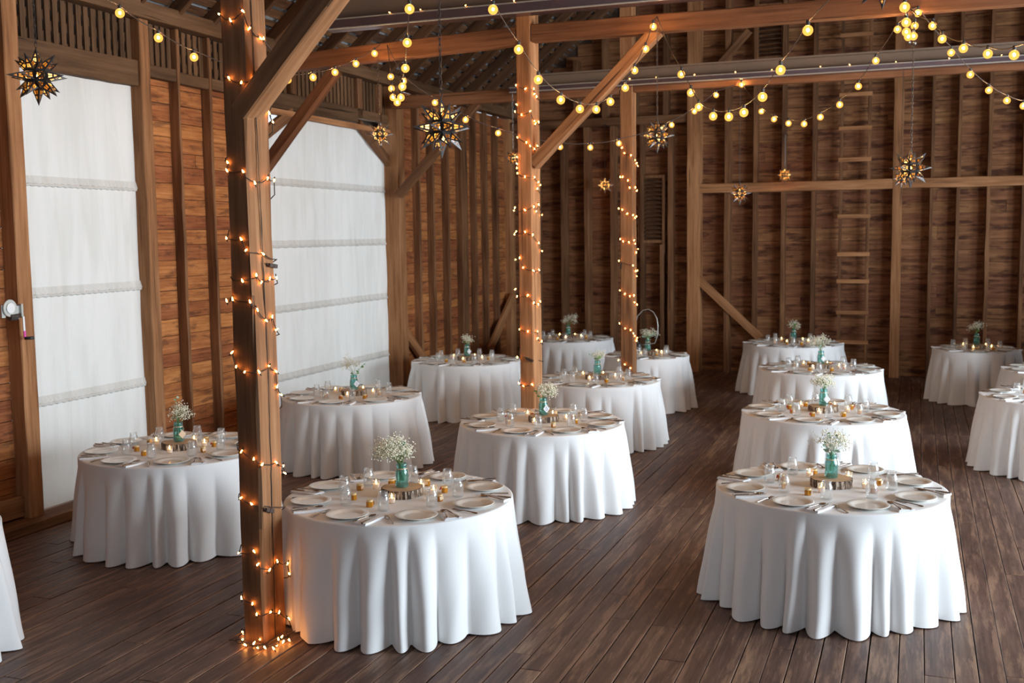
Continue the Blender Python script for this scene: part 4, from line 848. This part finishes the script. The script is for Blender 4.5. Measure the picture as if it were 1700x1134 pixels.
# ================================================================= MINI LIGHTS AROUND THE POSTS
b = MB(); b.lathe([(.001, -.014), (.0055, -.010), (.0062, -.002), (.0045, .006), (.0012, .015)], 8); FB = b.mesh('mini_bulb', M['fairy'], True)
b = MB(); b.lathe([(.001, -.034), (.0042, -.033), (.005, -.013), (.001, -.012)], 8); FS = b.mesh('bulb_holder', M['socket'])
WR = {"P1":[[[-3.954,5.654,3.877],[-3.875,5.654,3.835],[-3.784,5.651,3.88],[-3.784,5.711,3.789],[-3.784,5.83,3.75],[-3.784,5.862,3.755],[-3.784,5.972,3.685]],[[-3.901,5.654,3.497],[-3.815,5.654,3.467],[-3.784,5.743,3.5],[-3.784,5.937,3.388],[-3.784,5.896,3.31],[-3.784,5.931,3.26]],[[-3.934,5.654,2.998],[-3.94,5.654,2.95],[-3.826,5.654,2.94],[-3.784,5.712,2.873],[-3.784,5.853,2.906],[-3.784,5.926,2.896]],[[-3.963,5.654,2.541],[-3.858,5.654,2.535],[-3.825,5.654,2.467],[-3.784,5.774,2.442]],[[-3.86,5.654,2.282],[-3.784,5.693,2.314],[-3.784,5.745,2.268],[-3.784,5.837,2.287],[-3.784,5.916,2.287]],[[-3.979,5.654,2.159],[-3.935,5.654,2.169],[-3.811,5.654,2.154],[-3.784,5.691,2.102],[-3.784,5.783,2.029],[-3.784,5.852,2.047],[-3.784,5.895,1.963]],[[-3.954,5.654,1.839],[-3.927,5.654,1.752],[-3.867,5.654,1.721],[-3.784,5.684,1.72],[-3.784,5.794,1.743],[-3.784,5.872,1.7],[-3.784,5.88,1.603],[-3.784,5.919,1.545]],[[-3.913,5.654,1.221],[-3.825,5.654,1.179],[-3.784,5.682,1.142],[-3.784,5.84,1.121],[-3.784,5.92,1.083],[-3.784,5.934,1.034]],[[-3.929,5.654,0.926],[-3.854,5.654,0.893]],[[-3.962,5.654,0.571],[-3.848,5.654,0.591],[-3.824,5.654,0.51],[-3.784,5.721,0.459],[-3.784,5.811,0.489],[-3.784,5.93,0.438],[-3.784,5.944,0.369]],[[-3.954,5.654,0.281],[-3.874,5.654,0.252],[-3.846,5.654,0.187],[-3.784,5.715,0.187],[-3.784,5.812,0.154],[-3.784,5.923,0.072],[-3.784,5.956,-0.013]]],"P2":[[[-3.943,10.784,4.082],[-3.838,10.784,4.04],[-3.774,10.863,4.045],[-3.774,10.881,3.995],[-3.774,10.948,3.976]],[[-3.937,10.784,3.885],[-3.956,10.784,3.814],[-3.883,10.784,3.777],[-3.774,10.742,3.805],[-3.774,10.872,3.719],[-3.774,10.905,3.693],[-3.774,11.008,3.719]],[[-3.933,10.784,3.548],[-3.834,10.784,3.493],[-3.794,10.784,3.455],[-3.774,10.862,3.429],[-3.774,10.955,3.467]],[[-3.941,10.784,3.346],[-3.943,10.784,3.278],[-3.943,10.784,3.232],[-3.938,10.784,3.18],[-3.856,10.784,3.141],[-3.774,10.852,3.136],[-3.774,10.976,3.09],[-3.774,11.034,3.058],[-3.774,10.947,3.021]],[[-3.972,10.784,2.822],[-3.982,10.784,2.792],[-3.86,10.784,2.796],[-3.774,10.821,2.829],[-3.774,10.887,2.786],[-3.774,10.979,2.855],[-3.774,11.08,2.746]],[[-3.961,10.784,2.572],[-3.979,10.784,2.547],[-3.861,10.784,2.568],[-3.774,10.777,2.537],[-3.774,10.965,2.452],[-3.774,11.067,2.366]],[[-3.971,10.784,2.28],[-3.926,10.784,2.298],[-3.887,10.784,2.197],[-3.774,10.785,2.164],[-3.774,10.969,2.165]],[[-3.978,10.784,1.968],[-3.96,10.784,1.892],[-3.84,10.784,1.904],[-3.774,10.787,1.826],[-3.774,10.933,1.8],[-3.774,10.993,1.828]],[[-3.938,10.784,1.543],[-3.844,10.784,1.522],[-3.774,10.897,1.514],[-3.774,10.894,1.441],[-3.774,11.025,1.396]],[[-3.964,10.784,1.245]],[[-3.951,10.784,0.968],[-3.903,10.784,0.94],[-3.801,10.784,0.959]]],"P3":[[[-3.768,14.434,3.689],[-3.736,14.434,3.618],[-3.643,14.434,3.583],[-3.609,14.525,3.522],[-3.609,14.609,3.488],[-3.609,14.669,3.456]],[[-3.794,14.434,3.3],[-3.76,14.434,3.299],[-3.687,14.434,3.25],[-3.663,14.434,3.152],[-3.609,14.534,3.157],[-3.609,14.619,3.118]],[[-3.815,14.434,2.878],[-3.766,14.434,2.86],[-3.698,14.434,2.805],[-3.609,14.401,2.783],[-3.609,14.504,2.748],[-3.609,14.596,2.766]],[[-3.796,14.434,2.463],[-3.755,14.434,2.431],[-3.675,14.434,2.419],[-3.609,14.462,2.445],[-3.609,14.514,2.4],[-3.609,14.659,2.328],[-3.609,14.579,2.28]],[[-3.815,14.434,2.17],[-3.609,14.394,2.107],[-3.609,14.543,2.026],[-3.609,14.623,2.026],[-3.609,14.602,1.953]],[[-3.803,14.434,1.767],[-3.734,14.434,1.719],[-3.664,14.434,1.689],[-3.609,14.442,1.697],[-3.609,14.474,1.606],[-3.609,14.612,1.565]],[[-3.811,14.434,1.315],[-3.731,14.434,1.244],[-3.654,14.434,1.226],[-3.609,14.404,1.185],[-3.609,14.482,1.142],[-3.609,14.615,1.101],[-3.609,14.588,1.068]],[[-3.827,14.434,0.807],[-3.738,14.434,0.752],[-3.659,14.434,0.702]]],"P1base":[[-4.011,5.734,0.02],[-3.942,5.631,0.02],[-3.874,5.559,0.02],[-3.838,5.603,0.02],[-3.772,5.542,0.02],[-3.837,5.666,0.02],[-3.731,5.559,0.02],[-3.673,5.565,0.02],[-3.678,5.61,0.02],[-3.727,5.706,0.02],[-3.731,5.753,0.02],[-3.675,5.68,0.02],[-3.656,5.717,0.02]]}
def wrap(key, xl, xr, y0, y1, label, base=None, plugs=()):
    t = empty('mini_string_lights', (0, 0, 0), label=label, cat='string lights', group='mini lights wound round the posts'); rn = random.Random(len(key)*5+int(y0))
    seq = []; pad = .012; W_ = WR[key]
    for i, w in enumerate(W_):
        seq += [Vector(p) for p in w]
        nz = W_[i+1][0][2] if i+1 < len(W_) else None
        if nz is not None:
            z0 = w[-1][2]
            seq += [Vector((xr+pad, y1+pad, z0*.75+nz*.25)), Vector((xl-pad, y1+pad, z0*.4+nz*.6)), Vector((xl-pad, y0+.02, z0*.12+nz*.88))]
    path = []
    for i, (a, c) in enumerate(zip(seq, seq[1:])):
        n = max(2, int((c-a).length/.03)); 
        for k in range(n): path.append(a.lerp(c, k/n)+Vector((0, 0, -.010*sin(pi*k/n)+rn.uniform(-.003, .003))))
    path.append(seq[-1]); 
    # go round the corner of the post instead of through it
    def fix(p):
        x, y, z = p
        if xl < x < xr and y0 < y < y1:
            d = {(xl-pad-.002, y): x-xl, (xr+pad+.002, y): xr-x, (x, y0-pad-.002): y-y0, (x, y1+pad+.002): y1-y}; q = min(d, key=d.get); return Vector((q[0], q[1], z))
        return p
    b = MB(); b.tube([fix(p) for p in path], .0036, 5); put('cord', b.mesh('cord', M['wire'], True), t)
    allb = [p for w in W_ for p in w]
    if base:
        allb += base
        ring = []; rr = random.Random(2)
        for lap in range(2):
            for k in range(40):
                a = 2*pi*k/40; hx, hy = (xr-xl)/2+.06+.03*lap, (y1-y0)/2+.06+.03*lap; m_ = 1/max(abs(cos(a)), abs(sin(a))); m_ = 1+(m_-1)*.5
                ring.append(((xl+xr)/2+hx*cos(a)*m_+rr.uniform(-.014, .014), (y0+y1)/2+hy*sin(a)*m_+rr.uniform(-.014, .014), .006+rr.uniform(0, .014)))
        b = MB(); b.tube(ring, .0036, 5); put('floor_cord', b.mesh('floor_cord', M['wire'], True), t)
    for p in allb:
        rx, ry = rn.uniform(-1.0, 1.0), rn.uniform(-.6, .6)
        if rn.random() < .3: rx += pi
        o = put('mini_bulb', FB, t, p, (rx, ry, rn.uniform(0, 6))); o.scale = (.85,)*3; put('bulb_holder', FS, o)
    for (p, r) in plugs:
        b = MB(); b.box((-.012, -.04, -.011), (.014, .0, .011)); b.box((-.010, .004, -.012), (.014, .045, .012)); b.tube([(0, -.06, .01), (0, -.04, 0)], .004, 5); put('plug', b.mesh('plug', M['wire']), t, p, r)
wrap('P1', -3.956, -3.80, 5.67, 5.92, 'mini lights wound round the nearest post and heaped at its foot', WR['P1base'], [((-3.786, 5.87, 2.366), (radians(-8), 0, 0)), ((-3.786, 5.735, .838), (radians(-20), 0, 0))])
wrap('P2', -3.94, -3.79, 10.80, 11.08, 'mini lights wound round the middle post', None, [((-3.83, 10.785, 1.223), (radians(-20), 0, radians(-90)))])
wrap('P3', -3.799, -3.625, 14.45, 14.66, 'mini lights wound round the farthest post', None, [((-3.79, 14.44, 2.10), (radians(70), 0, 0))])
# mini lights lying along the flanges of the steel beams
for (x0, x1, y, z, lab) in [(-5.2, .6, 10.44, 4.852, 'row of mini lights on the near steel beam'), (-3.6, 1.4, 14.215, 4.556, 'row of mini lights on the far steel beam')]:
    t = empty('mini_string_lights', (0, 0, 0), label=lab, cat='string lights', group='mini lights along the steel beams'); b = MB(); rn = random.Random(9)
    b.tube([(x0+(x1-x0)*k/60, y-.006, z+.002+.003*sin(k)) for k in range(61)], .003, 4); put('cord', b.mesh('cord', M['wire']), t)
    x = x0
    while x < x1:
        put('mini_bulb', FB, t, (x, y-.012, z+.004), (rn.uniform(0, 6), rn.uniform(0, 6), 0)).scale = (.6, .6, .6); x += rn.uniform(.3, .7)
